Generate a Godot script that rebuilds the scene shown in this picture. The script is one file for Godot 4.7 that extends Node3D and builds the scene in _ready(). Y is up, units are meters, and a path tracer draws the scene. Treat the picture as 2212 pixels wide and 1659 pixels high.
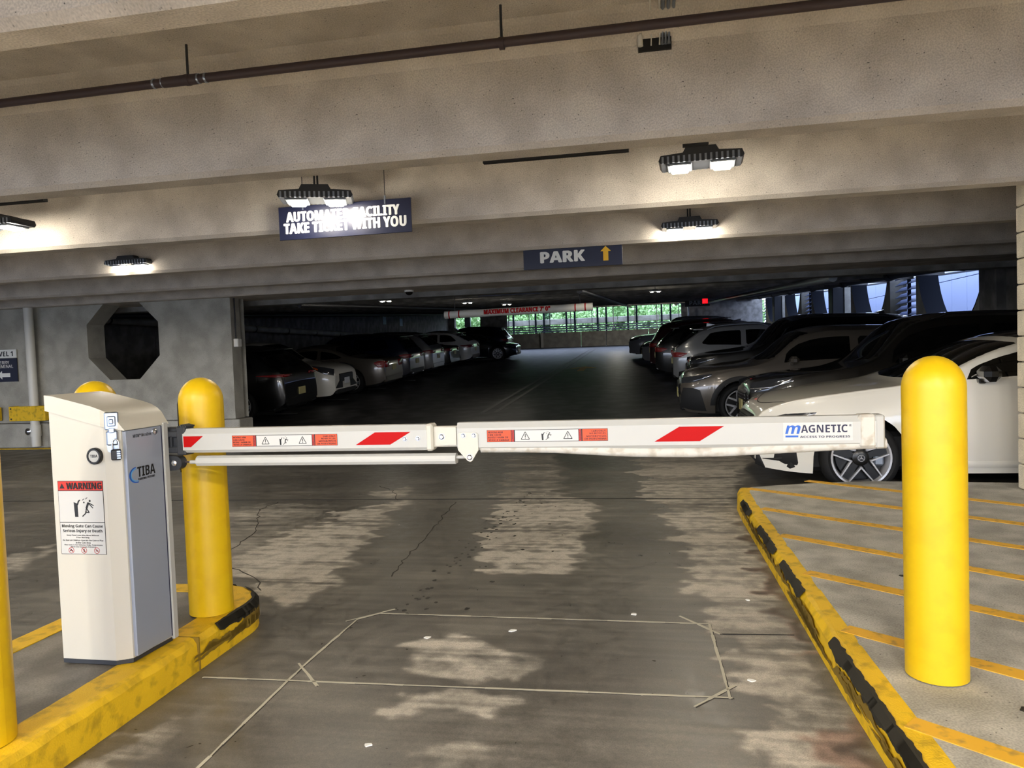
extends Node3D
# A parking garage entrance: barrier gate and bollards in the lit foreground, a dark ramp of parked cars beyond.
# x to the right along the beams, -z along the lane, y up, metres; the camera stands over (0, 0).

const SL := 0.047      # slope of the ramp
const RZ := -12.5      # where the ramp begins
var M := {}
var rng := RandomNumberGenerator.new()
var taken := {}

func _ready():
	rng.seed = 7
	camera_and_light()
	materials()
	build_floor()
	build_ceiling()
	build_walls()
	build_facade()
	build_far_end()
	build_islands()
	build_bollards()
	build_gate()
	build_fixtures()
	build_signs()
	build_pipes()
	build_cars()
	build_outside()

# ------------------------------------------------------------------ camera, sky, exposure
func camera_and_light():
	var cam := Camera3D.new()
	cam.name = "camera"
	cam.position = Vector3(0, 1.37, 0)
	cam.basis = Basis(Vector3.UP, deg_to_rad(10.8)) * Basis(Vector3.RIGHT, deg_to_rad(-2.3)) * Basis(Vector3.BACK, deg_to_rad(-2.05))
	cam.fov = rad_to_deg(2.0 * atan(829.5 / 1600.0))
	cam.near = 0.05
	cam.far = 400.0
	add_child(cam)
	cam.current = true
	var we := WorldEnvironment.new()
	we.name = "environment"
	var env := Environment.new()
	env.background_mode = Environment.BG_SKY
	var sky := Sky.new()
	var sm := ProceduralSkyMaterial.new()
	sm.sky_top_color = Color(0.72, 0.79, 0.93)
	sm.sky_horizon_color = Color(0.82, 0.86, 0.94)
	sm.ground_horizon_color = Color(0.40, 0.44, 0.50)
	sm.ground_bottom_color = Color(0.25, 0.27, 0.30)
	sm.energy_multiplier = 3.8
	sky.sky_material = sm
	env.sky = sky
	env.tonemap_mode = Environment.TONE_MAPPER_LINEAR
	env.tonemap_exposure = 2.2
	env.sdfgi_enabled = true
	env.ssao_enabled = true
	env.ssil_enabled = true
	we.environment = env
	add_child(we)

# ------------------------------------------------------------------ helpers
func numbered(n: String) -> String:
	if not taken.has(n):
		taken[n] = 0
		return n
	taken[n] += 1
	return "%s_%03d" % [n, taken[n]]

func thing(called: String, label: String, category: String, at := Vector3.ZERO, group := "") -> Node3D:
	var o := Node3D.new()
	o.name = numbered(called)
	o.position = at
	add_child(o)
	o.set_meta("label", label)
	o.set_meta("category", category)
	if group: o.set_meta("group", group)
	return o

func struct(called: String, label: String, at := Vector3.ZERO) -> Node3D:
	var o := Node3D.new()
	o.name = called
	o.position = at
	add_child(o)
	o.set_meta("kind", "structure")
	o.set_meta("label", label)
	return o

func part(called: String, mesh: Mesh, mat: Material, parent: Node, at := Vector3.ZERO, basis := Basis.IDENTITY, label := "") -> MeshInstance3D:
	var o := MeshInstance3D.new()
	var base := called
	if parent.has_node(called):
		var k := 1
		while parent.has_node("%s_%03d" % [called, k]): k += 1
		base = "%s_%03d" % [called, k]
	o.name = base
	o.mesh = mesh
	o.material_override = mat
	o.transform = Transform3D(basis, at)
	parent.add_child(o)
	if label: o.set_meta("label", label)
	return o

func ST() -> SurfaceTool:
	var s := SurfaceTool.new()
	s.begin(Mesh.PRIMITIVE_TRIANGLES)
	s.set_smooth_group(-1)
	return s

func done(s: SurfaceTool) -> ArrayMesh:
	s.generate_normals()
	return s.commit()

func tri(s: SurfaceTool, a: Vector3, b: Vector3, c: Vector3):
	s.add_vertex(a); s.add_vertex(b); s.add_vertex(c)

# quad facing the side from which a, b, c, d run clockwise
func quad(s: SurfaceTool, a: Vector3, b: Vector3, c: Vector3, d: Vector3):
	tri(s, a, b, c); tri(s, a, c, d)

func tri_out(s: SurfaceTool, a: Vector3, b: Vector3, c: Vector3, inside: Vector3):
	# clockwise seen from outside
	if (b - a).cross(c - a).dot((a + b + c) / 3.0 - inside) > 0.0: tri(s, a, c, b)
	else: tri(s, a, b, c)

func quad_out(s: SurfaceTool, a: Vector3, b: Vector3, c: Vector3, d: Vector3, inside: Vector3):
	tri_out(s, a, b, c, inside); tri_out(s, a, c, d, inside)

func box(s: SurfaceTool, lo: Vector3, hi: Vector3, bev := 0.0, x := Transform3D.IDENTITY):
	var c := (lo + hi) * 0.5
	var h := (hi - lo) * 0.5
	var xc := x * c
	if bev <= 0.0:
		for ax in 3:
			var u := (ax + 1) % 3
			var v := (ax + 2) % 3
			for sg in [-1.0, 1.0]:
				var p := []
				for q in [[-1, -1], [1, -1], [1, 1], [-1, 1]]:
					var w := Vector3.ZERO
					w[ax] = sg * h[ax]; w[u] = q[0] * h[u]; w[v] = q[1] * h[v]
					p.append(x * (c + w))
				quad_out(s, p[0], p[1], p[2], p[3], xc)
		return
	bev = minf(bev, minf(h.x, minf(h.y, h.z)) * 0.9)
	for ax in 3:
		var u := (ax + 1) % 3
		var v := (ax + 2) % 3
		for sg in [-1.0, 1.0]:
			var p := []
			for q in [[-1, -1], [1, -1], [1, 1], [-1, 1]]:
				var w := Vector3.ZERO
				w[ax] = sg * h[ax]; w[u] = q[0] * (h[u] - bev); w[v] = q[1] * (h[v] - bev)
				p.append(x * (c + w))
			quad_out(s, p[0], p[1], p[2], p[3], xc)
		for su in [-1.0, 1.0]:
			for sv in [-1.0, 1.0]:
				var e := []
				for q in [[-1, 0], [1, 0], [1, 1], [-1, 1]]:
					var w := Vector3.ZERO
					w[ax] = q[0] * (h[ax] - bev)
					w[u] = su * (h[u] - (bev if q[1] == 0 else 0.0))
					w[v] = sv * (h[v] - (0.0 if q[1] == 0 else bev))
					e.append(x * (c + w))
				quad_out(s, e[0], e[1], e[2], e[3], xc)
	for sx in [-1.0, 1.0]:
		for sy in [-1.0, 1.0]:
			for sz in [-1.0, 1.0]:
				var g := Vector3(sx, sy, sz)
				var t := []
				for ax in 3:
					var w := Vector3(h.x - bev, h.y - bev, h.z - bev)
					w[ax] = h[ax]
					t.append(x * (c + w * g))
				tri_out(s, t[0], t[1], t[2], xc)

func boxm(lo: Vector3, hi: Vector3, bev := 0.0) -> ArrayMesh:
	var s := ST()
	box(s, lo, hi, bev)
	return done(s)

# lathe round the local y axis: profile of (radius, height), bottom to top
func lathe(s: SurfaceTool, prof: Array, seg := 24, x := Transform3D.IDENTITY, from := 0.0, to := TAU):
	var g := 1
	for i in prof.size() - 1:
		if i > 0:
			var d0: Vector2 = (prof[i] - prof[i - 1]).normalized()
			var d1: Vector2 = (prof[i + 1] - prof[i]).normalized()
			if d0.dot(d1) < 0.8: g += 1
		s.set_smooth_group(g)
		for k in seg:
			var a := lerpf(from, to, float(k) / seg)
			var b := lerpf(from, to, float(k + 1) / seg)
			var ca := Vector3(cos(a), 0, sin(a))
			var cb := Vector3(cos(b), 0, sin(b))
			var p0: Vector2 = prof[i]
			var p1: Vector2 = prof[i + 1]
			var A := x * (ca * p0.x + Vector3(0, p0.y, 0))
			var B := x * (cb * p0.x + Vector3(0, p0.y, 0))
			var C := x * (cb * p1.x + Vector3(0, p1.y, 0))
			var D := x * (ca * p1.x + Vector3(0, p1.y, 0))
			if p0.x > 1e-6: tri(s, A, B, C)
			if p1.x > 1e-6: tri(s, A, C, D)
	s.set_smooth_group(-1)

func lathem(prof: Array, seg := 24, x := Transform3D.IDENTITY) -> ArrayMesh:
	var s := ST()
	lathe(s, prof, seg, x)
	return done(s)

# round tube along points
func tube(s: SurfaceTool, pts: Array, r: float, seg := 10, caps := true):
	var rings := []
	var n := pts.size()
	var up := Vector3(0.123, 1, 0.077).normalized()
	for i in n:
		var d: Vector3
		if i == 0: d = pts[1] - pts[0]
		elif i == n - 1: d = pts[n - 1] - pts[n - 2]
		else: d = (pts[i + 1] - pts[i]).normalized() + (pts[i] - pts[i - 1]).normalized()
		d = d.normalized()
		var ref := up if absf(d.dot(up)) < 0.95 else Vector3.RIGHT
		var a := d.cross(ref).normalized()
		var b := d.cross(a).normalized()
		var ring := []
		for k in seg:
			var t := TAU * k / seg
			ring.append(pts[i] + (a * cos(t) + b * sin(t)) * r)
		rings.append(ring)
	s.set_smooth_group(1)
	for i in n - 1:
		var mid: Vector3 = (pts[i] + pts[i + 1]) * 0.5
		for k in seg:
			var k2 := (k + 1) % seg
			quad_out(s, rings[i][k], rings[i][k2], rings[i + 1][k2], rings[i + 1][k], mid)
	s.set_smooth_group(-1)
	if caps:
		for e in [[0, 1], [n - 1, n - 2]]:
			for k in seg:
				tri_out(s, pts[e[0]], rings[e[0]][k], rings[e[0]][(k + 1) % seg], pts[e[1]])

func tubem(pts: Array, r: float, seg := 10) -> ArrayMesh:
	var s := ST()
	tube(s, pts, r, seg)
	return done(s)

# a flat polygon in local x, y given thickness: front at z1, back at z0
func prism(s: SurfaceTool, poly: PackedVector2Array, z0: float, z1: float, x := Transform3D.IDENTITY):
	var t := Geometry2D.triangulate_polygon(poly)
	var ccw := 0.0
	for i in poly.size(): ccw += poly[i].cross(poly[(i + 1) % poly.size()])
	for k in range(0, t.size(), 3):
		var a := poly[t[k]]
		var b := poly[t[k + 1]]
		var c := poly[t[k + 2]]
		if (b - a).cross(c - a) > 0:
			var w := b
			b = c
			c = w
		tri(s, x * Vector3(a.x, a.y, z1), x * Vector3(b.x, b.y, z1), x * Vector3(c.x, c.y, z1))
		tri(s, x * Vector3(a.x, a.y, z0), x * Vector3(c.x, c.y, z0), x * Vector3(b.x, b.y, z0))
	for i in poly.size():
		var p := poly[i]
		var q := poly[(i + 1) % poly.size()]
		if ccw < 0:
			var w := p
			p = q
			q = w
		quad(s, x * Vector3(p.x, p.y, z0), x * Vector3(p.x, p.y, z1), x * Vector3(q.x, q.y, z1), x * Vector3(q.x, q.y, z0))

func prismm(poly: PackedVector2Array, z0: float, z1: float, x := Transform3D.IDENTITY) -> ArrayMesh:
	var s := ST()
	prism(s, poly, z0, z1, x)
	return done(s)

func rect(x0: float, y0: float, x1: float, y1: float) -> PackedVector2Array:
	return PackedVector2Array([Vector2(x0, y0), Vector2(x1, y0), Vector2(x1, y1), Vector2(x0, y1)])

func disc2(c: Vector2, r: float, n := 20) -> PackedVector2Array:
	var p := PackedVector2Array()
	for k in n: p.append(c + Vector2(cos(TAU * k / n), sin(TAU * k / n)) * r)
	return p

func seg2(a: Vector2, b: Vector2, w: float) -> PackedVector2Array:
	var n := (b - a).normalized().orthogonal() * w * 0.5
	return PackedVector2Array([a + n, b + n, b - n, a - n])

var fonts := {}
func font(weight: int, family := "Droid Sans") -> SystemFont:
	var k := family + str(weight)
	if not fonts.has(k):
		var f := SystemFont.new()
		f.font_names = PackedStringArray([family])
		f.font_weight = weight
		fonts[k] = f
	return fonts[k]

# lettering fitted to a box w by h (w or h of 0 keeps the proportion), its middle at `at`
func txt(parent: Node, called: String, words: String, at: Vector3, w: float, h: float, mat: Material, basis := Basis.IDENTITY, weight := 700, depth := 0.0012, step := 1.2, bold := 0.0) -> MeshInstance3D:
	var t := TextMesh.new()
	t.text = words
	t.font = font(weight)
	t.font_size = 48
	t.pixel_size = 0.01
	t.depth = depth
	t.curve_step = step
	var v: PackedVector3Array = t.surface_get_arrays(0)[Mesh.ARRAY_VERTEX]
	var lo := Vector3(1e9, 1e9, 1e9)
	var hi := -lo
	for p in v:
		lo = lo.min(p)
		hi = hi.max(p)
	var size := hi - lo
	var sx := w / size.x if w > 0 else h / size.y
	var sy := h / size.y if h > 0 else sx
	var b := basis * Basis.from_scale(Vector3(sx, sy, 1))
	if bold > 0.0:
		# heavier strokes: the same letters joined at small offsets
		var heavy := ST()
		var lift := 0.0
		for o in [Vector3(-bold, 0, 0), Vector3(bold, 0, 0), Vector3(0, -bold * 0.6, 0.0), Vector3(0, bold * 0.6, 0.0)]:
			heavy.append_from(t, 0, Transform3D(Basis.IDENTITY, Vector3(o.x / sx, o.y / sy, lift)))
			lift += 0.0004
		return part(called, heavy.commit(), mat, parent, at - b * ((lo + hi) * 0.5), b)
	return part(called, t, mat, parent, at - b * ((lo + hi) * 0.5), b)

# ------------------------------------------------------------------ materials
func mat(c: Color, rough := 0.6, metal := 0.0, spec := 0.5) -> StandardMaterial3D:
	var m := StandardMaterial3D.new()
	m.albedo_color = c
	m.roughness = rough
	m.metallic = metal
	m.metallic_specular = spec
	return m

func ramp_tex(n: FastNoiseLite, size: int, a: Color, b: Color, lo := 0.0, hi := 1.0) -> ImageTexture:
	var im := n.get_seamless_image(size, size)
	im.convert(Image.FORMAT_L8)
	var d := im.get_data()
	var out := PackedByteArray()
	out.resize(size * size * 3)
	var lr := PackedByteArray()
	lr.resize(768)
	for i in 256:
		var t := clampf((i / 255.0 - lo) / (hi - lo), 0, 1)
		var c := a.lerp(b, t)
		lr[i * 3] = int(c.r * 255); lr[i * 3 + 1] = int(c.g * 255); lr[i * 3 + 2] = int(c.b * 255)
	for i in d.size():
		var q := d[i] * 3
		out[i * 3] = lr[q]; out[i * 3 + 1] = lr[q + 1]; out[i * 3 + 2] = lr[q + 2]
	return ImageTexture.create_from_image(Image.create_from_data(size, size, false, Image.FORMAT_RGB8, out))

func noise(seed_: int, freq: float, oct := 4, type := FastNoiseLite.TYPE_SIMPLEX_SMOOTH) -> FastNoiseLite:
	var n := FastNoiseLite.new()
	n.seed = seed_
	n.frequency = freq
	n.noise_type = type
	n.fractal_octaves = oct
	return n

func concrete(base: Color, spread: float, seed_: int, rough := 0.85, period := 3.0, holes := true) -> StandardMaterial3D:
	var m := mat(Color.WHITE, rough)
	m.albedo_texture = ramp_tex(noise(seed_, 0.012, 5), 512, base.darkened(spread), base.lightened(spread * 0.6), 0.25, 0.75)
	m.uv1_triplanar = true
	m.uv1_world_triplanar = true
	m.uv1_scale = Vector3.ONE / period
	m.detail_enabled = true
	m.detail_blend_mode = BaseMaterial3D.BLEND_MODE_MUL
	m.detail_uv_layer = BaseMaterial3D.DETAIL_UV_2
	m.detail_albedo = M.grain_holes if holes else M.grain
	m.uv2_triplanar = true
	m.uv2_world_triplanar = true
	m.uv2_scale = Vector3.ONE / 0.9
	return m

func paint(c: Color, rough := 0.28) -> StandardMaterial3D:
	var m := mat(c, rough, 0.0)
	m.clearcoat_enabled = true
	m.clearcoat = 1.0
	m.clearcoat_roughness = 0.04
	return m

func materials():
	M.grain = ramp_tex(noise(3, 0.16, 3), 512, Color(0.86, 0.86, 0.86), Color(1, 1, 1), 0.2, 0.7)
	var cell := noise(5, 0.045, 1, FastNoiseLite.TYPE_CELLULAR)
	cell.cellular_return_type = FastNoiseLite.RETURN_DISTANCE
	var gi: Image = (M.grain as ImageTexture).get_image()
	var ci := cell.get_seamless_image(512, 512)
	ci.convert(Image.FORMAT_L8)
	var pick := noise(9, 0.02, 2).get_seamless_image(512, 512)
	pick.convert(Image.FORMAT_L8)
	var cd := ci.get_data()
	var pd := pick.get_data()
	var gd := gi.get_data()
	for i in cd.size():
		if cd[i] < 14 and pd[i] > 165:
			for k in 3: gd[i * 3 + k] = int(gd[i * 3 + k] * 0.45)
	M.grain_holes = ImageTexture.create_from_image(Image.create_from_data(512, 512, false, Image.FORMAT_RGB8, gd))
	M.beam = concrete(Color(0.84, 0.80, 0.745), 0.10, 11)
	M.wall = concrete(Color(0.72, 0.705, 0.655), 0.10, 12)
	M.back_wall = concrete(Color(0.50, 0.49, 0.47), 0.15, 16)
	M.island = concrete(Color(0.75, 0.735, 0.69), 0.14, 13, 0.85, 2.0)
	M.pale = concrete(Color(0.78, 0.765, 0.73), 0.1, 18, 0.9, 3.0, false)
	M.dark_floor = concrete(Color(0.47, 0.45, 0.42), 0.2, 14, 0.55, 2.5, false)
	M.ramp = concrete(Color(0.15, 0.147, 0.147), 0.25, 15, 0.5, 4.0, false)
	M.block = concrete(Color(0.95, 0.91, 0.82), 0.06, 17, 0.9, 1.0, false)
	M.mortar = mat(Color(0.52, 0.50, 0.46), 0.95)
	# yellow plastic with faint grime
	var y := mat(Color.WHITE, 0.42)
	y.albedo_texture = ramp_tex(noise(21, 0.02, 5), 256, Color(0.845, 0.685, 0.033), Color(0.87, 0.715, 0.042), 0.2, 0.5)
	y.uv1_triplanar = true
	y.uv1_scale = Vector3.ONE * 1.5
	M.yellow = y
	var yp := mat(Color.WHITE, 0.6)
	yp.albedo_texture = ramp_tex(noise(22, 0.03, 5), 256, Color(0.72, 0.58, 0.09), Color(0.91, 0.74, 0.10), 0.10, 0.5)
	yp.uv1_triplanar = true
	yp.uv1_world_triplanar = true
	yp.uv1_scale = Vector3.ONE * 1.3
	yp.heightmap_enabled = true
	yp.heightmap_texture = M.grain
	yp.heightmap_scale = 0.5
	M.yellow_paint = yp
	M.stripe = mat(Color.WHITE, 0.7)
	M.stripe.albedo_texture = ramp_tex(noise(23, 0.06, 5), 256, Color(0.70, 0.56, 0.26), Color(0.90, 0.69, 0.19), 0.15, 0.45)
	M.stripe.uv1_triplanar = true
	M.stripe.uv1_world_triplanar = true
	M.scuff = mat(Color(0.14, 0.125, 0.08), 0.8)
	M.grime = mat(Color(0.50, 0.40, 0.085), 0.8)
	M.white = mat(Color(0.76, 0.745, 0.70), 0.32)
	M.white_cool = mat(Color(0.70, 0.70, 0.685), 0.34)
	M.gray_panel = mat(Color(0.60, 0.63, 0.69), 0.35, 0.2)
	M.foam = mat(Color.WHITE, 0.8)
	M.foam.albedo_texture = ramp_tex(noise(31, 0.02, 4), 256, Color(0.68, 0.65, 0.60), Color(0.77, 0.76, 0.73), 0.2, 0.5)
	M.foam.uv1_triplanar = true
	M.foam.uv1_scale = Vector3.ONE * 3.0
	M.black = mat(Color(0.05, 0.05, 0.055), 0.45)
	M.dark_gray = mat(Color(0.17, 0.18, 0.20), 0.5)
	M.rubber = mat(Color(0.035, 0.035, 0.038), 0.75)
	M.chrome = mat(Color(0.85, 0.86, 0.88), 0.18, 1.0)
	M.zinc = mat(Color(0.68, 0.72, 0.78), 0.32, 1.0)
	M.red = mat(Color(0.66, 0.035, 0.035), 0.5, 0.0, 0.25)
	M.orange = mat(Color(0.80, 0.28, 0.10), 0.5)
	M.warn_red = mat(Color(0.76, 0.16, 0.09), 0.5)
	M.ink = mat(Color(0.03, 0.03, 0.04), 0.5)
	M.ink_blue = mat(Color(0.08, 0.08, 0.22), 0.5)
	M.logo_blue = mat(Color(0.10, 0.34, 0.70), 0.5)
	M.light_blue = mat(Color(0.35, 0.62, 0.85), 0.5)
	M.sticker = mat(Color(0.75, 0.75, 0.74), 0.4)
	M.navy = mat(Color(0.085, 0.10, 0.20), 0.35)
	M.sign_white = mat(Color(0.92, 0.92, 0.90), 0.5)
	M.sign_yellow = mat(Color(0.90, 0.70, 0.12), 0.5)
	M.pipe_brown = mat(Color(0.25, 0.20, 0.21), 0.55)
	M.pvc = mat(Color(0.86, 0.85, 0.81), 0.4)
	M.dark_pipe = mat(Color(0.12, 0.12, 0.14), 0.5)
	M.seal = mat(Color(0.72, 0.70, 0.63), 0.8)
	M.crack = mat(Color(0.20, 0.185, 0.165), 0.8)
	M.drip = mat(Color(0.19, 0.175, 0.155), 0.5)
	M.joint = mat(Color(0.05, 0.05, 0.05), 0.7)
	M.glass = mat(Color(0.012, 0.014, 0.018), 0.03, 0.0, 0.6)
	M.plate = mat(Color(0.74, 0.70, 0.48), 0.5)
	M.plate_white = mat(Color(0.85, 0.86, 0.88), 0.5)
	M.tail = mat(Color(0.55, 0.015, 0.03), 0.12)
	M.tail.clearcoat_enabled = true
	M.amber = mat(Color(0.85, 0.35, 0.05), 0.15)
	M.lamp_glass = mat(Color(0.30, 0.31, 0.33), 0.08, 0.6)
	M.alloy = mat(Color(0.72, 0.72, 0.73), 0.3, 0.35)
	M.wheel_black = mat(Color(0.025, 0.025, 0.028), 0.3)
	M.clad = mat(Color(0.06, 0.06, 0.065), 0.6)
	M.panel = mat(Color(0.55, 0.60, 0.74), 0.5, 0.1)
	M.ring = mat(Color(0.055, 0.065, 0.09), 0.75, 0.0, 0.15)
	M.steel = mat(Color(0.55, 0.58, 0.62), 0.4, 0.6)
	M.soil = mat(Color(0.33, 0.36, 0.25), 0.95)
	M.bark = mat(Color(0.28, 0.22, 0.17), 0.95)
	M.line = mat(Color(0.40, 0.40, 0.39), 0.6)
	M.led = mat(Color.WHITE, 0.4)
	M.led.emission_enabled = true
	M.led.emission = Color(1.0, 0.95, 0.84)
	M.led.emission_energy_multiplier = 22.0
	M.led_far = M.led.duplicate()
	M.exit_red = mat(Color(0.7, 0.02, 0.05), 0.4)
	M.exit_red.emission_enabled = true
	M.exit_red.emission = Color(1.0, 0.05, 0.10)
	M.exit_red.emission_energy_multiplier = 1.0

func ry(z: float) -> float:
	return maxf(0.0, (RZ - z) * SL)

# ------------------------------------------------------------------ floor
func floor_textures() -> Array:
	var N := 1536
	var x0 := -9.0
	var x1 := 3.0
	var z0 := -12.5
	var z1 := -1.2
	var big := noise(41, 0.005, 5).get_image(N, N)
	var streak := noise(42, 0.022, 5).get_image(N / 12, N)
	streak.resize(N, N, Image.INTERPOLATE_CUBIC)
	var brush := noise(44, 0.11, 3).get_image(N / 16, N)
	brush.resize(N, N, Image.INTERPOLATE_CUBIC)
	var speck := noise(45, 0.30, 2).get_image(N, N)
	var fine := noise(43, 0.05, 4).get_image(N, N)
	for im in [big, streak, fine, brush, speck]: im.convert(Image.FORMAT_L8)
	var bd := big.get_data()
	var sd := streak.get_data()
	var fd := fine.get_data()
	var hd := brush.get_data()
	var kd := speck.get_data()
	var mask := PackedByteArray()
	mask.resize(N * N)
	var rust := PackedByteArray()
	rust.resize(N * N)
	# dry, pale patches in the wet concrete, as (x, z) outlines with their strength
	var patches := [
		[230, [Vector2(-2.97, -4.61), Vector2(-2.90, -5.25), Vector2(-2.80, -6.26), Vector2(-2.47, -6.83), Vector2(-2.34, -6.61), Vector2(-2.34, -6.27), Vector2(-2.12, -5.22), Vector2(-1.99, -4.41), Vector2(-1.94, -3.96), Vector2(-2.09, -3.75), Vector2(-2.36, -4.05), Vector2(-2.74, -4.36)]],
		[150, [Vector2(-2.90, -7.06), Vector2(-2.59, -7.53), Vector2(-2.43, -6.97), Vector2(-2.57, -6.83)]],
		[150, [Vector2(-1.94, -9.76), Vector2(-1.30, -9.94), Vector2(-0.91, -7.26), Vector2(-0.56, -6.59), Vector2(-1.5, -6.5), Vector2(-1.58, -7.52)]],
		[255, [Vector2(-0.91, -6.9), Vector2(-0.56, -6.59), Vector2(-0.50, -6.04), Vector2(-0.55, -5.17), Vector2(-0.54, -4.51), Vector2(-1.03, -4.47), Vector2(-1.13, -4.62), Vector2(-1.41, -6.01), Vector2(-1.4, -6.8)]],
		[215, [Vector2(-0.27, -9.65), Vector2(1.27, -9.55), Vector2(0.80, -7.75), Vector2(0.66, -6.42), Vector2(0.62, -4.78), Vector2(0.62, -4.09), Vector2(0.19, -4.13), Vector2(0.18, -4.97), Vector2(0.08, -6.06), Vector2(-0.05, -6.80)]],
		[190, [Vector2(0.15, -4.46), Vector2(0.63, -3.88), Vector2(0.68, -3.10), Vector2(0.65, -2.10), Vector2(0.30, -2.04), Vector2(0.33, -2.97), Vector2(0.27, -3.72)]],
		[200, [Vector2(-1.24, -3.40), Vector2(-0.95, -3.45), Vector2(-0.54, -3.25), Vector2(-0.54, -3.05), Vector2(-0.82, -2.96), Vector2(-1.15, -3.08)]],
		[205, [Vector2(-1.00, -2.60), Vector2(-1.00, -2.83), Vector2(-0.89, -2.91), Vector2(-0.61, -2.87), Vector2(-0.54, -2.65), Vector2(-0.68, -2.71), Vector2(-0.77, -2.77)]],
		[120, [Vector2(-0.94, -2.10), Vector2(-0.85, -2.42), Vector2(-0.69, -2.50), Vector2(-0.57, -2.14)]],
		[170, [Vector2(-1.95, -2.0), Vector2(-2.01, -2.41), Vector2(-1.96, -2.56), Vector2(-1.85, -2.43), Vector2(-1.80, -2.1)]],
		[150, [Vector2(-4.67, -4.2), Vector2(-4.74, -4.95), Vector2(-4.76, -5.16), Vector2(-4.39, -4.71), Vector2(-4.31, -4.15)]],
		[110, [Vector2(-2.9, -4.3), Vector2(-4.2, -6.6), Vector2(-3.0, -6.6), Vector2(-2.4, -4.3)]],
		[90, [Vector2(-8.5, -7.5), Vector2(-7.5, -8.5), Vector2(-5.0, -8.2), Vector2(-5.2, -7.4)]],
	]
	var stains := [
		[Vector2(0.72, -5.91), Vector2(0.80, -5.49), Vector2(0.70, -4.17), Vector2(0.70, -3.47), Vector2(0.62, -3.36), Vector2(0.62, -4.59)],
		[Vector2(0.61, -2.89), Vector2(0.72, -2.87), Vector2(0.74, -2.3), Vector2(0.57, -2.38), Vector2(0.53, -2.65)],
	]
	var kx := N / (x1 - x0)
	var kz := N / (z1 - z0)
	for p in patches:
		fill(mask, N, p[1], p[0], x0, z0, kx, kz, bd, fd, sd)
	for p in stains:
		fill(rust, N, p, 255, x0, z0, kx, kz, bd, fd, sd)
	var mi := Image.create_from_data(N, N, false, Image.FORMAT_L8, mask)
	mi.shrink_x2()
	mi.shrink_x2()
	mi.resize(N, N, Image.INTERPOLATE_CUBIC)
	var soft := mi.get_data()
	var ri := Image.create_from_data(N, N, false, Image.FORMAT_L8, rust)
	ri.shrink_x2()
	ri.shrink_x2()
	ri.resize(N, N, Image.INTERPOLATE_CUBIC)
	var rs := ri.get_data()
	var alb := PackedByteArray()
	alb.resize(N * N * 3)
	var rou := PackedByteArray()
	rou.resize(N * N)
	for i in N * N:
		var f := (fd[i] - 128) / 128.0
		var st := (sd[i] - 128) / 128.0
		var b := (bd[i] - 128) / 128.0
		var d := (soft[i] * 0.88 + mask[i] * 0.12) / 255.0
		var h := (hd[i] - 128) / 128.0
		var k := (kd[i] - 128) / 128.0
		d = clampf(d * (1.0 + 0.45 * st + 0.5 * f + 0.35 * h) + 0.16 * st + 0.16 * b + 0.07 * h, 0.0, 1.0)
		var v := 0.41 + 0.31 * d + 0.045 * f + 0.05 * b + 0.035 * h + 0.055 * k
		var r := rs[i] / 255.0
		v *= 1.0 - 0.22 * r * (1.0 + f)
		alb[i * 3] = int(clampf(v * (1.015 + 0.05 * r), 0, 1) * 255)
		alb[i * 3 + 1] = int(clampf(v * (0.975 - 0.07 * r), 0, 1) * 255)
		alb[i * 3 + 2] = int(clampf(v * (0.905 - 0.10 * r), 0, 1) * 255)
		rou[i] = int(clampf(0.40 + 0.42 * d + 0.12 * f + 0.10 * k, 0.2, 0.95) * 255)
	return [ImageTexture.create_from_image(Image.create_from_data(N, N, false, Image.FORMAT_RGB8, alb)), ImageTexture.create_from_image(Image.create_from_data(N, N, false, Image.FORMAT_L8, rou))]

func fill(mask: PackedByteArray, N: int, poly_: Array, val: int, x0: float, z0: float, kx: float, kz: float, bd: PackedByteArray, fd: PackedByteArray, sd: PackedByteArray):
	var poly := PackedVector2Array(poly_)
	var lo := Vector2(1e9, 1e9)
	var hi := -lo
	for p in poly:
		lo = lo.min(p)
		hi = hi.max(p)
	for j in range(maxi(0, int((lo.y - 0.2 - z0) * kz)), mini(N, int((hi.y + 0.2 - z0) * kz))):
		for i in range(maxi(0, int((lo.x - 0.2 - x0) * kx)), mini(N, int((hi.x + 0.2 - x0) * kx))):
			var q := j * N + i
			var w := Vector2((fd[q] - 128) / 128.0 * 0.10 + (sd[q] - 128) / 128.0 * 0.16, (bd[q] - 128) / 128.0 * 0.04 + (fd[q] - 128) / 128.0 * 0.05)
			if Geometry2D.is_point_in_polygon(Vector2(x0 + i / kx, z0 + j / kz) + w, poly):
				mask[q] = maxi(mask[q], val)

func flat(x0: float, z0: float, x1: float, z1: float, y: float, uv := false) -> ArrayMesh:
	var s := ST()
	for c in [[x0, z0, 0, 0], [x1, z0, 1, 0], [x1, z1, 1, 1], [x0, z0, 0, 0], [x1, z1, 1, 1], [x0, z1, 0, 1]]:
		s.set_uv(Vector2(c[2], c[3]))
		s.add_vertex(Vector3(c[0], y, c[1]))
	return done(s)

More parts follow.
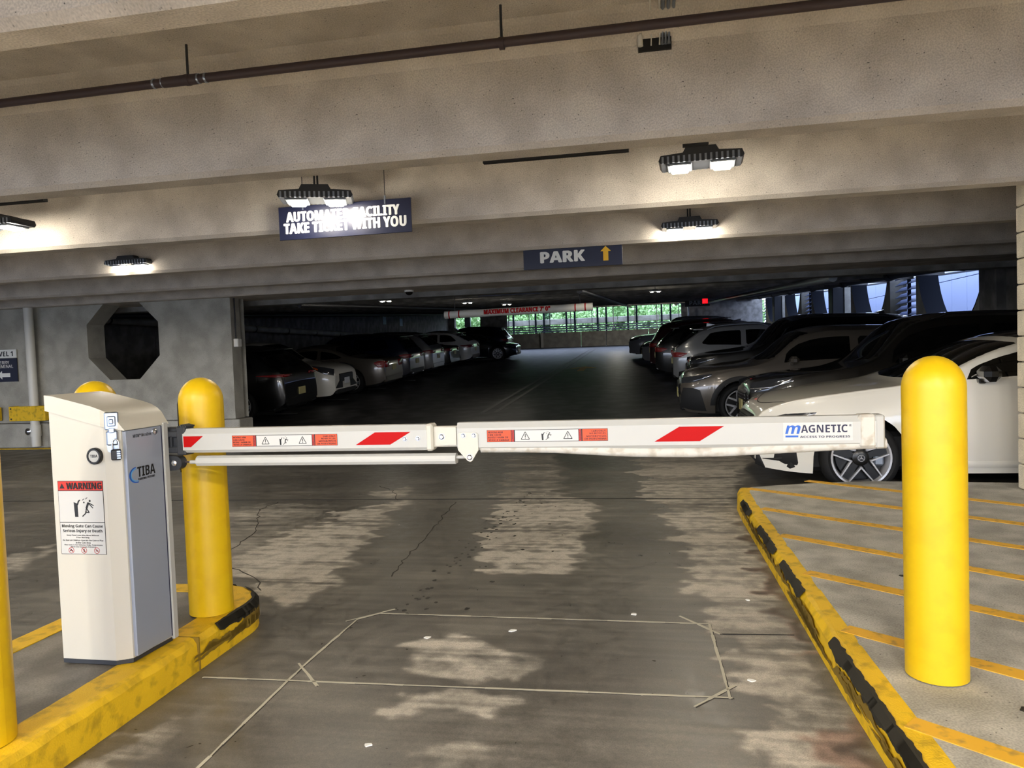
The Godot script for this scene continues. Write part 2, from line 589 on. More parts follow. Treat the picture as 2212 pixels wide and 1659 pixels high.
func strip(s: SurfaceTool, a: Vector2, b: Vector2, w: float, y: float, h: float):
	# thin raised strip on the floor from a to b (x, z)
	var n := (b - a).normalized().orthogonal() * w * 0.5
	var p := [a + n, b + n, b - n, a - n]
	var inside := Vector3((a.x + b.x) / 2, y - 1, (a.y + b.y) / 2)
	quad_out(s, Vector3(p[0].x, y + h, p[0].y), Vector3(p[1].x, y + h, p[1].y), Vector3(p[2].x, y + h, p[2].y), Vector3(p[3].x, y + h, p[3].y), inside)
	inside.y = y + h * 0.5
	for k in 4:
		var c: Vector2 = p[k]
		var d: Vector2 = p[(k + 1) % 4]
		quad_out(s, Vector3(c.x, y + h, c.y), Vector3(d.x, y + h, d.y), Vector3(d.x, y, d.y), Vector3(c.x, y, c.y), inside)

func wavy(pts: Array, w: float, jag: float, called: String, m: Material, parent: Node, h := 0.0015):
	var s := ST()
	var out := []
	for i in pts.size() - 1:
		var a: Vector2 = pts[i]
		var b: Vector2 = pts[i + 1]
		var n := maxi(1, int(a.distance_to(b) / 0.07)) if jag > 0 else 1
		for k in n:
			var q := a.lerp(b, float(k) / n)
			if k > 0 or i > 0: q += Vector2(rng.randf_range(-jag, jag), rng.randf_range(-jag, jag))
			out.append(q)
	out.append(pts[-1])
	for i in out.size() - 1:
		strip(s, out[i], out[i + 1], w * rng.randf_range(0.6, 1.3) if jag > 0 else w, 0.0, h)
	part(called, done(s), m, parent)

func build_floor():
	var f := struct("floor", "wet stained concrete garage floor with the dark ramp beyond")
	var t := floor_textures()
	var m := mat(Color.WHITE, 1.0)
	m.albedo_texture = t[0]
	m.roughness_texture = t[1]
	m.roughness_texture_channel = BaseMaterial3D.TEXTURE_CHANNEL_RED
	m.detail_enabled = true
	m.detail_blend_mode = BaseMaterial3D.BLEND_MODE_MUL
	m.detail_uv_layer = BaseMaterial3D.DETAIL_UV_2
	m.detail_albedo = M.grain
	m.uv2_triplanar = true
	m.uv2_world_triplanar = true
	m.uv2_scale = Vector3.ONE / 0.6
	var s := ST()
	part("lane_slab", flat(-9, -12.5, 3, -1.2, 0, true), m, f)
	part("side_slab", flat(-25, -12.5, -9, 1.5, 0), M.dark_floor, f)
	part("side_slab", flat(3, -12.5, 9, 1.5, 0), M.dark_floor, f)
	part("side_slab", flat(-9, -1.2, 3, 1.5, 0), M.pale, f)
	part("apron", flat(-25, 1.5, 9, 9, 0.0), M.pale, f)
	part("footing", boxm(Vector3(-25, -0.3, -12.5), Vector3(9, -0.02, 9)), M.dark_floor, f)
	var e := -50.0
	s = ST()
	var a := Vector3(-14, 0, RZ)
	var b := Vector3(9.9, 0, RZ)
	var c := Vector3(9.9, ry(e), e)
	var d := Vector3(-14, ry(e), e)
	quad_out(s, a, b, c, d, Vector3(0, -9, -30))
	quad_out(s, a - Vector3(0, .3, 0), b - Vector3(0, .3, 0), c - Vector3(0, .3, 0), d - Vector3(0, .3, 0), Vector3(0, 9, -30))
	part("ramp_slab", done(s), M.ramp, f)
	# saw cuts sealed for the vehicle loop, with crossing ends
	for q in [[Vector2(-1.98, -2.885), Vector2(0.27, -2.94)], [Vector2(-1.48, -3.73), Vector2(0.24, -3.73)], [Vector2(-1.56, -1.3), Vector2(-1.56, -2.22), Vector2(-1.585, -3.04), Vector2(-1.57, -3.63), Vector2(-1.48, -3.73)], [Vector2(0.24, -3.73), Vector2(0.26, -2.93)], [Vector2(-1.62, -3.07), Vector2(-1.43, -2.86)], [Vector2(0.12, -2.85), Vector2(0.29, -3.05)], [Vector2(0.10, -3.83), Vector2(0.28, -3.60)], [Vector2(-1.62, -3.60), Vector2(-1.42, -3.80)]]:
		wavy(q, 0.012, 0.0015, "saw_cut_seal", M.seal, f)
		var q2 := []
		for v in q: q2.append(v + Vector2(0.006, 0.006))
		wavy(q2, 0.007, 0.001, "saw_cut", M.crack, f, 0.001)
	wavy([Vector2(-9, -6.62), Vector2(-4.72, -6.74), Vector2(-1.82, -6.83), Vector2(0.71, -6.89)], 0.022, 0.0, "slab_joint", M.joint, f)
	wavy([Vector2(0.29, -3.60), Vector2(0.62, -3.62)], 0.008, 0.0, "slab_joint", M.joint, f)
	for q in [[Vector2(-1.85, -6.68), Vector2(-1.82, -6.18), Vector2(-1.75, -5.60), Vector2(-1.72, -5.10), Vector2(-1.70, -4.74), Vector2(-1.65, -4.38)], [Vector2(-3.65, -6.66), Vector2(-3.67, -6.34), Vector2(-3.21, -5.46), Vector2(-3.04, -4.72), Vector2(-2.93, -4.56), Vector2(-2.51, -4.27), Vector2(-2.36, -4.05)], [Vector2(-2.93, -7.53), Vector2(-2.68, -7.26), Vector2(-2.46, -6.78)]]:
		wavy(q, 0.007, 0.018, "crack", M.crack, f)
	# drips along the middle of the lane, joined as one
	s = ST()
	for k in 110:
		var z := rng.randf_range(-7.2, -3.7)
		var x := lerpf(-1.22, -1.36, (z + 7.2) / 3.5) + rng.randfn(0.0, 0.05) + (rng.randf_range(0.1, 0.6) if k % 5 == 0 else 0.0)
		var r := rng.randf_range(0.004, 0.017)
		var ring := PackedVector2Array()
		for i in 9: ring.append(Vector2(cos(TAU * i / 9), sin(TAU * i / 9) * 1.2) * r * rng.randf_range(0.6, 1.2))
		prism(s, ring, 0.0, 0.0012, Transform3D(Basis(Vector3.RIGHT, -PI / 2), Vector3(x, 0, z)))
	var drips := part("oil_drips", done(s), M.drip, f)
	drips.set_meta("kind", "stuff")
	# litter flecks
	s = ST()
	for p in [Vector2(-1.03, -2.43), Vector2(-0.13, -3.83), Vector2(-1.12, -3.42), Vector2(-0.72, -3.55), Vector2(0.47, -4.10), Vector2(0.36, -3.1)]:
		var ring := PackedVector2Array()
		for i in 7: ring.append(Vector2(cos(TAU * i / 7) * 1.5, sin(TAU * i / 7)) * 0.012 * rng.randf_range(0.5, 1.3))
		prism(s, ring, 0.0, 0.004, Transform3D(Basis(Vector3.RIGHT, -PI / 2) * Basis(Vector3.BACK, rng.randf() * 3), Vector3(p.x, 0, p.y)))
	part("paper_flecks", done(s), M.sign_white, f)
	# painted lines on the ramp
	var up := Transform3D(Basis(Vector3.RIGHT, atan(SL)), Vector3(0, 0, RZ))
	for dx in [-3.62, -3.34]:
		s = ST()
		box(s, Vector3(dx - 0.05, 0.0, -34.0), Vector3(dx + 0.05, 0.004, -3.0), 0.0, up)
		part("lane_line", done(s), M.line, f)
	for q in [[-5.35, -15.2, 1], [-2.6, -15.6, -1]]:
		var ar := PackedVector2Array([Vector2(-0.12, -1.1), Vector2(0.12, -1.1), Vector2(0.12, 0.2), Vector2(0.5, 0.2), Vector2(0, 1.1), Vector2(-0.5, 0.2), Vector2(-0.12, 0.2)])
		s = ST()
		prism(s, ar, 0.0, 0.004, up * Transform3D(Basis(Vector3.RIGHT, -PI / 2) * Basis(Vector3.BACK, 0.0 if q[2] < 0 else PI), Vector3(q[0], 0, q[1])))
		part("lane_arrow", done(s), M.line if q[2] > 0 else M.stripe, f)
	for k in 12:
		for side in [[0.9, 6.0], [-13.0, -8.2]]:
			s = ST()
			var z := -0.6 - 2.95 * k
			box(s, Vector3(side[0], 0, z - 0.05), Vector3(side[1], 0.004, z + 0.05), 0.0, up)
			part("stall_line", done(s), M.line, f)

# ------------------------------------------------------------------ ceiling
func build_ceiling():
	var c := struct("ceiling", "beige precast concrete ceiling with deep ribs across the lane")
	part("slab", boxm(Vector3(-25, 3.12, -12.4), Vector3(9, 3.45, 7.5)), M.beam, c)
	# ribs: tapered stems with a fillet up to the slab
	var z := -12.35
	for f in [[-9.95, 0.24], [-8.05, 0.2], [-6.1, 0.2], [-4.15, 0.2], [-2.2, 0.16], [-0.25, 0.18], [1.7, 0.18], [3.65, 0.18], [5.6, 0.18]]:
		var p := PackedVector2Array()
		var w: float = f[1] * 0.5
		p.append_array([Vector2(-w - 0.18, 3.14), Vector2(-w - 0.15, 3.09), Vector2(-w - 0.045, 2.96), Vector2(-w - 0.012, 2.52), Vector2(-w + 0.02, 2.49), Vector2(w - 0.02, 2.49), Vector2(w + 0.012, 2.52), Vector2(w + 0.045, 2.96), Vector2(w + 0.15, 3.09), Vector2(w + 0.18, 3.14)])
		# profile plane: local x is world z
		part("rib", prismm(p, -25.0, 9.0, Transform3D(Basis(Vector3(0, 0, 1), Vector3(0, 1, 0), Vector3(1, 0, 0)), Vector3(0, 0, f[0]))), M.beam, c)
	part("girder", boxm(Vector3(-25, 2.49, -12.4), Vector3(9, 3.2, -11.2), 0.02), M.beam, c)
	# dark recess strips under the rib edges
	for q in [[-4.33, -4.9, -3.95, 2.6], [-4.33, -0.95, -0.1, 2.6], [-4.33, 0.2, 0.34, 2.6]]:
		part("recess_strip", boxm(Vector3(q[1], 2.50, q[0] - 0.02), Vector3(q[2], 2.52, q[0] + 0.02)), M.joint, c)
	# block-out through the second rib, where conduits pass
	# the ceiling over the ramp
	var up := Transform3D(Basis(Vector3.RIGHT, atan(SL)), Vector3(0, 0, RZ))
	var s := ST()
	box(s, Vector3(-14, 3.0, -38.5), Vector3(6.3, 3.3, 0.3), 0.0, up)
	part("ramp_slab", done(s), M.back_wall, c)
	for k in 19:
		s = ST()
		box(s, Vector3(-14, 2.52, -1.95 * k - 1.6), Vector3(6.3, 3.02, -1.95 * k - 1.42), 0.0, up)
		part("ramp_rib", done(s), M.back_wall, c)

# ------------------------------------------------------------------ walls
func octagon(c: Vector2, rx: float, ry_: float) -> PackedVector2Array:
	var k := 0.42
	return PackedVector2Array([c + Vector2(-rx, -ry_ * k), c + Vector2(-rx * k, -ry_), c + Vector2(rx * k, -ry_), c + Vector2(rx, -ry_ * k), c + Vector2(rx, ry_ * k), c + Vector2(rx * k, ry_), c + Vector2(-rx * k, ry_), c + Vector2(-rx, ry_ * k)])

# wall face with a hole: outer rectangle, hole outline, thickness; local xy plane
func holed(s: SurfaceTool, x0: float, y0: float, x1: float, y1: float, hole: PackedVector2Array, z0: float, z1: float, x := Transform3D.IDENTITY):
	var n := hole.size()
	var hc := Vector2.ZERO
	for p in hole: hc += p / n
	var outer := []
	for p in hole:
		var d := (p - hc).normalized()
		var tx := ((x1 if d.x > 0 else x0) - hc.x) / d.x if absf(d.x) > 1e-6 else 1e9
		var ty := ((y1 if d.y > 0 else y0) - hc.y) / d.y if absf(d.y) > 1e-6 else 1e9
		outer.append(hc + d * minf(tx, ty))
	for i in n:
		var j := (i + 1) % n
		var a: Vector2 = hole[i]
		var b: Vector2 = hole[j]
		var oa: Vector2 = outer[i]
		var ob: Vector2 = outer[j]
		var corner = null
		for cc in [Vector2(x0, y0), Vector2(x1, y0), Vector2(x1, y1), Vector2(x0, y1)]:
			if (oa - hc).cross(cc - hc) * (oa - hc).cross(ob - hc) > 0 and (cc - hc).cross(ob - hc) * (oa - hc).cross(ob - hc) > 0 and (oa - hc).dot(cc - hc) > 0: corner = cc
		for zz in [z0, z1]:
			var inside := x * Vector3(hc.x, hc.y, (z0 + z1) * 0.5)
			var deep := x * Vector3(hc.x, hc.y, z0 + z1 - zz)
			quad_out(s, x * Vector3(a.x, a.y, zz), x * Vector3(oa.x, oa.y, zz), x * Vector3(ob.x, ob.y, zz), x * Vector3(b.x, b.y, zz), deep)
			if corner != null: tri_out(s, x * Vector3(oa.x, oa.y, zz), x * Vector3(corner.x, corner.y, zz), x * Vector3(ob.x, ob.y, zz), deep)
		var m := (a + b) * 0.5
		var off := m + (m - hc) * 0.2
		quad_out(s, x * Vector3(a.x, a.y, z0), x * Vector3(a.x, a.y, z1), x * Vector3(b.x, b.y, z1), x * Vector3(b.x, b.y, z0), x * Vector3(off.x, off.y, (z0 + z1) * 0.5))

func build_walls():
	# the wall with the octagonal opening, left of the ramp mouth
	var w := struct("wall_left", "gray concrete wall with an octagonal opening left of the ramp")
	var s := ST()
	holed(s, -10.62, 0.45, -6.95, 2.6, octagon(Vector2(-9.02, 1.86), 0.70, 0.69), -0.42, 0.0, Transform3D(Basis.IDENTITY, Vector3(0, 0, -11.4)))
	box(s, Vector3(-7.1, 0.45, -11.68), Vector3(-6.95, 2.6, -11.401))
	part("panel", done(s), M.wall, w)
	part("panel", boxm(Vector3(-25, 0.45, -11.8), Vector3(-10.62, 2.6, -11.42)), M.wall, w)
	part("plinth", boxm(Vector3(-10.6, 0, -11.8), Vector3(-6.86, 0.44, -11.36), 0.015), M.wall, w)
	part("plinth", boxm(Vector3(-25, 0, -11.8), Vector3(-10.62, 0.44, -11.38), 0.015), M.wall, w)
	part("painted_edge", boxm(Vector3(-25, 0.0, -11.30), Vector3(-9.0, 0.01, -11.18)), M.yellow_paint, w)
	part("conduit_box", boxm(Vector3(-6.95, 1.66, -11.56), Vector3(-6.86, 1.80, -11.44), 0.01), M.pvc, w)
	part("conduit", tubem([Vector3(-6.93, 1.8, -11.5), Vector3(-6.93, 2.5, -11.5)], 0.012, 8), M.dark_pipe, w)
	# behind it, the long left wall of the ramp
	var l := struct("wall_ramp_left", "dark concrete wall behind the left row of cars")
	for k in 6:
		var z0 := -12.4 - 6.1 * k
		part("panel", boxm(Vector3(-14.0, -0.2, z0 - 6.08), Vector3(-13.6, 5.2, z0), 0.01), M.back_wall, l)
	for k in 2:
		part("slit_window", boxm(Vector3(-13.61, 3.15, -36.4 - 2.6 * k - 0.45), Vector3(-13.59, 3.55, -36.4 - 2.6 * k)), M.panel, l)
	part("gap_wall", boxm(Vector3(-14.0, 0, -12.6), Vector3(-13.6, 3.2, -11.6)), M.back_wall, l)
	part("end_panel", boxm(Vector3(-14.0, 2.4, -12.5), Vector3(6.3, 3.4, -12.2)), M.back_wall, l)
	# closing walls out of frame
	var o := struct("wall_back", "concrete walls closing the sides of the entrance bay out of frame")
	part("panel", boxm(Vector3(-25.3, 0, -12), Vector3(-25, 3.3, 9)), M.wall, o)
	part("panel", boxm(Vector3(9, 0, -12.6), Vector3(9.3, 3.3, 9)), M.wall, o)
	part("driveway", boxm(Vector3(-60, -0.4, 9), Vector3(60, -0.01, 70)), M.pale, o)
	# masonry at the right edge of the picture
	var c := struct("wall_right", "cream painted block wall at the right edge under the beams")
	part("core", boxm(Vector3(2.88, 0.1, -6.53), Vector3(6.0, 2.55, -6.40)), M.mortar, c)
	for r in 12:
		var y := 0.15 + 0.2032 * r
		var off := 0.0 if r % 2 == 0 else 0.2
		for k in 5:
			var x0 := maxf(2.85, 2.85 + 0.4064 * (k - 1) + off + 0.2)
			var x1 := minf(6.0, 2.85 + 0.4064 * k + off + 0.2)
			if x1 - x0 < 0.05: continue
			part("block", boxm(Vector3(x0 + rng.randf_range(0, 0.004), y + 0.005, -6.55), Vector3(x1 - 0.01, minf(2.6, y + 0.198), -6.36 + rng.randf_range(-0.003, 0.003)), 0.008), M.block, c)
	# wall dividing the ramp's right row from the entrance
	var d := struct("wall_side", "dark wall beside the parked cars on the right")
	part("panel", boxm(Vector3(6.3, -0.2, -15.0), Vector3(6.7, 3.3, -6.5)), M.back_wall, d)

# ------------------------------------------------------------------ right facade with round openings
func build_facade():
	var f := struct("wall_facade", "concrete facade wall with big round openings right of the ramp")
	var T := 0.42
	var face := Transform3D(Basis(Vector3(0, 0, -1), Vector3(0, 1, 0), Vector3(1, 0, 0)), Vector3(6.3, 0, 0))   # local x = -z, local z = +x
	for k in 5:
		var zc := 17.5 + 5.98 * k
		var cy := ry(-zc) + 3.15
		var s := ST()
		holed(s, zc - 2.0, -0.2, zc + 2.0, 5.6, disc2(Vector2(zc, cy), 1.92, 48), 0.0, T, face)
		part("panel", done(s), M.wall, f)
		# dark metal lining of the reveal
		s = ST()
		var n := 48
		s.set_smooth_group(1)
		for i in n:
			var a := TAU * i / n
			var b := TAU * (i + 1) / n
			var pa := Vector2(cos(a), sin(a)) * 1.905 + Vector2(zc, cy)
			var pb := Vector2(cos(b), sin(b)) * 1.905 + Vector2(zc, cy)
			var m := (pa + pb) * 0.5 + ((pa + pb) * 0.5 - Vector2(zc, cy))
			quad_out(s, face * Vector3(pa.x, pa.y, -0.01), face * Vector3(pa.x, pa.y, T + 0.02), face * Vector3(pb.x, pb.y, T + 0.02), face * Vector3(pb.x, pb.y, -0.01), face * Vector3(m.x, m.y, T / 2))
		part("reveal_lining", done(s), M.ring, f)
		# between openings: louvres or plain wall with a column
		var g0 := zc + 2.0
		var g1 := zc + 3.98
		if k % 2 == 0:
			part("panel", boxm(Vector3(6.32, -0.2, -g1), Vector3(6.85, ry(-g0) + 1.2, -g0)), M.wall, f)
			for q in 14:
				var y := ry(-g0) + 1.25 + 0.16 * q
				var st := ST()
				box(st, Vector3(-0.10, -0.008, -g1 + 0.02), Vector3(0.10, 0.008, -g0 - 0.02), 0.0, Transform3D(Basis(Vector3.BACK, 0.6), Vector3(6.5, y, 0)))
				part("louvre_slat", done(st), M.panel, f)
			part("louvre_frame", boxm(Vector3(6.42, ry(-g0) + 1.2, -g0 - 1.0), Vector3(6.5, 4.4, -g0 - 0.96)), M.ring, f)
		else:
			part("panel", boxm(Vector3(6.32, -0.2, -g1), Vector3(6.85, 5.6, -g0 - 0.85)), M.wall, f)
			part("panel", boxm(Vector3(6.32, -0.2, -g0 - 0.85), Vector3(6.85, ry(-g0) + 1.2, -g0)), M.wall, f)
			part("column", boxm(Vector3(5.95, -0.2, -g0 - 1.5), Vector3(6.33, 4.6, -g0 - 0.9), 0.02), M.dark_gray, f)
	part("column", boxm(Vector3(6.12, -0.2, -15.55), Vector3(6.32, 3.6, -14.85), 0.02), M.back_wall, f)
	# the screen of metal cladding outside
	var p := struct("wall_screen", "pale blue metal cladding screen outside the round openings")
	part("backing", boxm(Vector3(9.8, -1, -58), Vector3(9.95, 5.2, -9)), M.panel, p)
	for k in 40:
		for r in 3:
			var z := -10.0 - 1.2 * k
			part("cladding_panel", boxm(Vector3(9.74, 0.2 + 1.55 * r, z - 1.18), Vector3(9.8, 1.73 + 1.55 * r, z), 0.008), M.panel, p)
	part("guard_rail", tubem([Vector3(7.4, 2.65, -12), Vector3(7.4, 4.3, -50)], 0.04, 8), M.steel, p)
	part("well_floor", boxm(Vector3(6.9, -0.4, -58), Vector3(9.8, -0.2, -9)), M.back_wall, p)
	part("well_end", boxm(Vector3(6.7, -0.4, -9.2), Vector3(9.95, 6, -9.0)), M.back_wall, p)

# ------------------------------------------------------------------ far end
func build_far_end():
	var y := ry(-49)
	var w := struct("wall_far", "low concrete parapet and walls at the far end of the ramp")
	var xs := [-9.6, -7.2, -4.6, -2.95, -0.2, 1.9]
	for k in 5:
		part("parapet_panel", boxm(Vector3(xs[k] + 0.02, y - 0.3, -49.3), Vector3(xs[k + 1] - 0.02, y + 0.98, -49.0 + 0.02 * (k % 2)), 0.015), M.wall, w)
	part("parapet_post", boxm(Vector3(-7.28, y, -49.0), Vector3(-7.12, y + 1.0, -48.9), 0.01), M.pvc, w)
	var s := ST()
	holed(s, -14.0, y - 0.3, -9.6, 6.2, octagon(Vector2(-12.28, 3.62), 0.9, 0.72), -0.4, 0.0, Transform3D(Basis.IDENTITY, Vector3(0, 0, -49)))
	part("panel", done(s), M.back_wall, w)
	part("panel", boxm(Vector3(1.9, y - 0.3, -49.4), Vector3(6.9, 6.2, -49.0)), M.back_wall, w)
	part("header", boxm(Vector3(-9.6, 4.42, -49.5), Vector3(1.9, 6.2, -48.9)), M.back_wall, w)
	part("octagon_mullion", boxm(Vector3(-12.5, 2.9, -49.3), Vector3(-12.1, 4.4, -49.1)), M.steel, w)
	# open railing and rails over the parapet
	var r := thing("guard_fence", "steel post and rail fence on the parapet at the far end", "fence", Vector3(-3.85, y + 0.98, -49.15))
	for k in 9:
		var x := -9.45 + 1.4 * k + 3.85
		part("post", boxm(Vector3(x - 0.025, 0, -0.03), Vector3(x + 0.025, 1.85, 0.03)), M.steel, r)
	for q in [0.10, 0.25, 0.40]:
		part("rail", boxm(Vector3(-5.7, q - 0.04, -0.02), Vector3(5.7, q + 0.04, 0.02), 0.01), M.panel, r)
	# concrete band and posts of the walkway outside
	var b := thing("outer_walkway", "concrete walkway band on dark posts outside the far opening", "walkway", Vector3(-4, 0, -52.5))
	for k in 5:
		part("band_panel", boxm(Vector3(-7.0 + 2.9 * k, 3.36, -0.15), Vector3(-4.14 + 2.9 * k, 3.74, 0.15), 0.02), M.wall, b)
	for x in [-6.3, -5.7, -4.1, -3.5, -1.9, -1.3, 0.3, 0.9, 2.4, 3.0, 4.7, 5.3]:
		part("post", boxm(Vector3(x - 0.06, 1.2, 0.16), Vector3(x + 0.06, 5.4, 0.26)), M.ring, b)

# ------------------------------------------------------------------ islands
# curb: swept along a path (x, z); profile across from outer foot to inner edge
func curb(path: Array, width: float, h: float, called: String, m: Material, parent: Node, flip := 1.0):
	var prof := [Vector2(0.0, -0.02), Vector2(0.004, h - 0.03), Vector2(0.022, h - 0.004), Vector2(0.04, h), Vector2(width, h), Vector2(width, h - 0.03)]
	var s := ST()
	var n := path.size()
	var rings := []
	for i in n:
		var d: Vector2
		if i == 0: d = path[1] - path[0]
		elif i == n - 1: d = path[n - 1] - path[n - 2]
		else: d = (path[i + 1] - path[i]).normalized() + (path[i] - path[i - 1]).normalized()
		d = d.normalized()
		var nn := Vector2(-d.y, d.x) * flip
		var ring := []
		for p in prof:
			var jag := rng.randf_range(-0.004, 0.004)
			var q: Vector2 = path[i] + nn * (p.x + (jag if p.x > 0.003 and p.x < width - 0.01 else 0.0))
			ring.append(Vector3(q.x, p.y + jag * 0.5, q.y))
		rings.append(ring)
	for i in n - 1:
		var mid: Vector3 = (rings[i][0] + rings[i + 1][4]) * 0.5
		mid.y = h * 0.4
		for k in prof.size() - 1:
			s.set_smooth_group(k + 1)
			quad_out(s, rings[i][k], rings[i][k + 1], rings[i + 1][k + 1], rings[i + 1][k], mid)
	part(called, done(s), m, parent)

func dense(path: Array, step := 0.06) -> Array:
	var out := []
	for i in path.size() - 1:
		var a: Vector2 = path[i]
		var b: Vector2 = path[i + 1]
		var n := maxi(1, int(a.distance_to(b) / step))
		for k in n: out.append(a.lerp(b, float(k) / n))
	out.append(path[-1])
	return out

func arc2(c: Vector2, r: float, a0: float, a1: float, n: int) -> Array:
	var out := []
	for k in n + 1:
		var a := lerpf(a0, a1, float(k) / n)
		out.append(c + Vector2(cos(a), sin(a)) * r)
	return out

func ground_poly(poly: Array, y0: float, y1: float) -> ArrayMesh:
	var p := PackedVector2Array()
	for q in poly: p.append(Vector2(q.x, -q.y))
	return prismm(p, y0, y1, Transform3D(Basis(Vector3.RIGHT, -PI / 2), Vector3.ZERO))

func along(path: Array, u: float) -> Array:
	var acc := 0.0
	for i in path.size() - 1:
		var L: float = path[i].distance_to(path[i + 1])
		if acc + L >= u or i == path.size() - 2:
			var d: Vector2 = (path[i + 1] - path[i]).normalized()
			return [path[i] + d * (u - acc), d]
		acc += L
	return []

# thin irregular skins of rubbed-in dirt: on the upper outer edge (rim) or on the outer face (face)
func scuffs(path: Array, h: float, parent: Node, flip: float, u0: float, u1: float, count: int, rim: bool, m: Material, called: String):
	var wob := noise(77, 9.0, 3)
	for f in count:
		var len := rng.randf_range(0.08, 0.45) if rim else rng.randf_range(0.15, 0.7)
		var st := rng.randf_range(u0, u1 - len)
		var base := rng.randf_range(0.03, 0.07)
		var tall := rng.randf_range(0.02, 0.055)
		var s := ST()
		var rows := []
		var n := maxi(5, int(len / 0.012))
		for t in n + 1:
			var u := st + len * t / n
			var q := along(path, u)
			var e := pow(maxf(0.0, sin(PI * t / n)), 0.6)
			var pos: Vector2 = q[0]
			var nn := Vector2(-q[1].y, q[1].x) * flip
			var o := pos - nn * 0.0045
			var w1 := 0.5 + 0.9 * wob.get_noise_2d(u, f * 3.7)
			var w2 := 0.5 + 0.9 * wob.get_noise_2d(u, f * 3.7 + 50.0)
			if rim:
				var c1 := pos + nn * 0.016
				var c2 := pos + nn * (0.022 + 0.016 * e * w2)
				rows.append([Vector3(o.x, h - 0.026 - 0.03 * e * maxf(0.0, w1), o.y), Vector3(o.x, h - 0.024, o.y), Vector3(c1.x, h + 0.0005, c1.y), Vector3(c2.x, h + 0.0030, c2.y)])
			else:
				var y0 := base + 0.012 * w1
				rows.append([Vector3(o.x, y0, o.y), Vector3(o.x, minf(h - 0.03, y0 + e * tall * (0.4 + w2)), o.y)])
		for t in n:
			var inside: Vector3 = (rows[t][0] + rows[t + 1][0]) * 0.5
			var q := along(path, st)
			var nn := Vector2(-q[1].y, q[1].x) * flip
			inside += Vector3(nn.x, -0.1, nn.y) * 0.3
			for k in rows[t].size() - 1: quad_out(s, rows[t][k], rows[t][k + 1], rows[t + 1][k + 1], rows[t + 1][k], inside)
		part(called, done(s), m, parent)

func build_islands():
	# right: long tapering island with yellow hatching
	var r := thing("traffic_island", "gray raised island with yellow hatching and worn yellow curb at right", "curb island", Vector3.ZERO)
	var outer := [Vector2(0.86, 3.0), Vector2(0.74, -1.2), Vector2(0.690, -3.0), Vector2(0.672, -4.6), Vector2(0.655, -6.0), Vector2(0.660, -6.40), Vector2(0.690, -6.60)]
	var path := dense(outer, 0.08)
	curb(path, 0.105, 0.15, "curb", M.yellow_paint, r, 1.0)
	scuffs(path, 0.15, r, 1.0, 4.2, 9.3, 15, true, M.scuff, "tyre_scuff")
	scuffs(path, 0.15, r, 1.0, 3.6, 9.4, 26, false, M.grime, "grime_streak")
	part("concrete_top", ground_poly([Vector2(0.96, 3.0), Vector2(0.84, -1.2), Vector2(0.79, -3.0), Vector2(0.772, -4.6), Vector2(0.755, -6.0), Vector2(0.765, -6.45), Vector2(0.80, -6.62), Vector2(1.05, -6.72), Vector2(1.45, -6.84), Vector2(1.9, -6.9), Vector2(2.5, -6.86), Vector2(3.0, -6.80), Vector2(8.9, -6.75), Vector2(8.9, 3.0)], -0.01, 0.149), M.island, r)
	var d := Vector2(0.776, 0.631)
	for k in 16:
		# hatch lines run back to front across the island
		var z := -7.37 + 0.81 * k
		var s := ST()
		var a := Vector2(0.775, z)
		var b := a + d * 4.6
		if k == 0: a = a + d * 0.70
		strip(s, a, b, 0.085, 0.149, 0.003)
		part("hatch_stripe", done(s), M.stripe, r)
	for q in [[1.36, -2.86, 0.05], [1.43, -2.9, 0.03], [1.19, -2.62, 0.04], [1.24, -4.1, 0.02]]:
		var ring := PackedVector2Array()
		for i in 9: ring.append(Vector2(cos(TAU * i / 9) * 1.3, sin(TAU * i / 9)) * q[2] * rng.randf_range(0.4, 1.1))
		part("tar_spot", prismm(ring, 0.0, 0.003, Transform3D(Basis(Vector3.RIGHT, -PI / 2), Vector3(q[0], 0.149, q[1]))), M.scuff, r)
	# left: narrow island under the gate with a rounded nose
	var l := thing("traffic_island", "narrow island with rounded yellow curb nose under the white gate cabinet", "curb island", Vector3.ZERO)
	var o2 := [Vector2(-2.03, 3.0), Vector2(-2.035, -2.4), Vector2(-2.04, -3.35)]
	o2.append_array(arc2(Vector2(-2.38, -3.38), 0.34, 0.0, -PI / 2, 10))
	o2.append_array([Vector2(-2.62, -3.72)])
	o2.append_array(arc2(Vector2(-2.62, -3.41), 0.31, -PI / 2, -PI, 8))
	o2.append(Vector2(-2.925, 3.0))
	var p2 := dense(o2, 0.06)
	curb(p2, 0.16, 0.15, "curb", M.yellow_paint, l, -1.0)
	scuffs(p2, 0.15, l, -1.0, 6.1, 7.1, 8, true, M.scuff, "tyre_scuff")
	scuffs(p2, 0.15, l, -1.0, 5.9, 7.0, 9, false, M.grime, "grime_streak")
	part("curb_joint", boxm(Vector3(-2.19, 0.0, -2.953), Vector3(-2.0335, 0.1515, -2.947)), M.grime, l)
	part("concrete_top", ground_poly([Vector2(-2.18, 3), Vector2(-2.195, -3.35), Vector2(-2.28, -3.50), Vector2(-2.42, -3.57), Vector2(-2.62, -3.57), Vector2(-2.73, -3.5), Vector2(-2.77, -3.38), Vector2(-2.77, 3)], -0.01, 0.146), M.dark_floor, l)

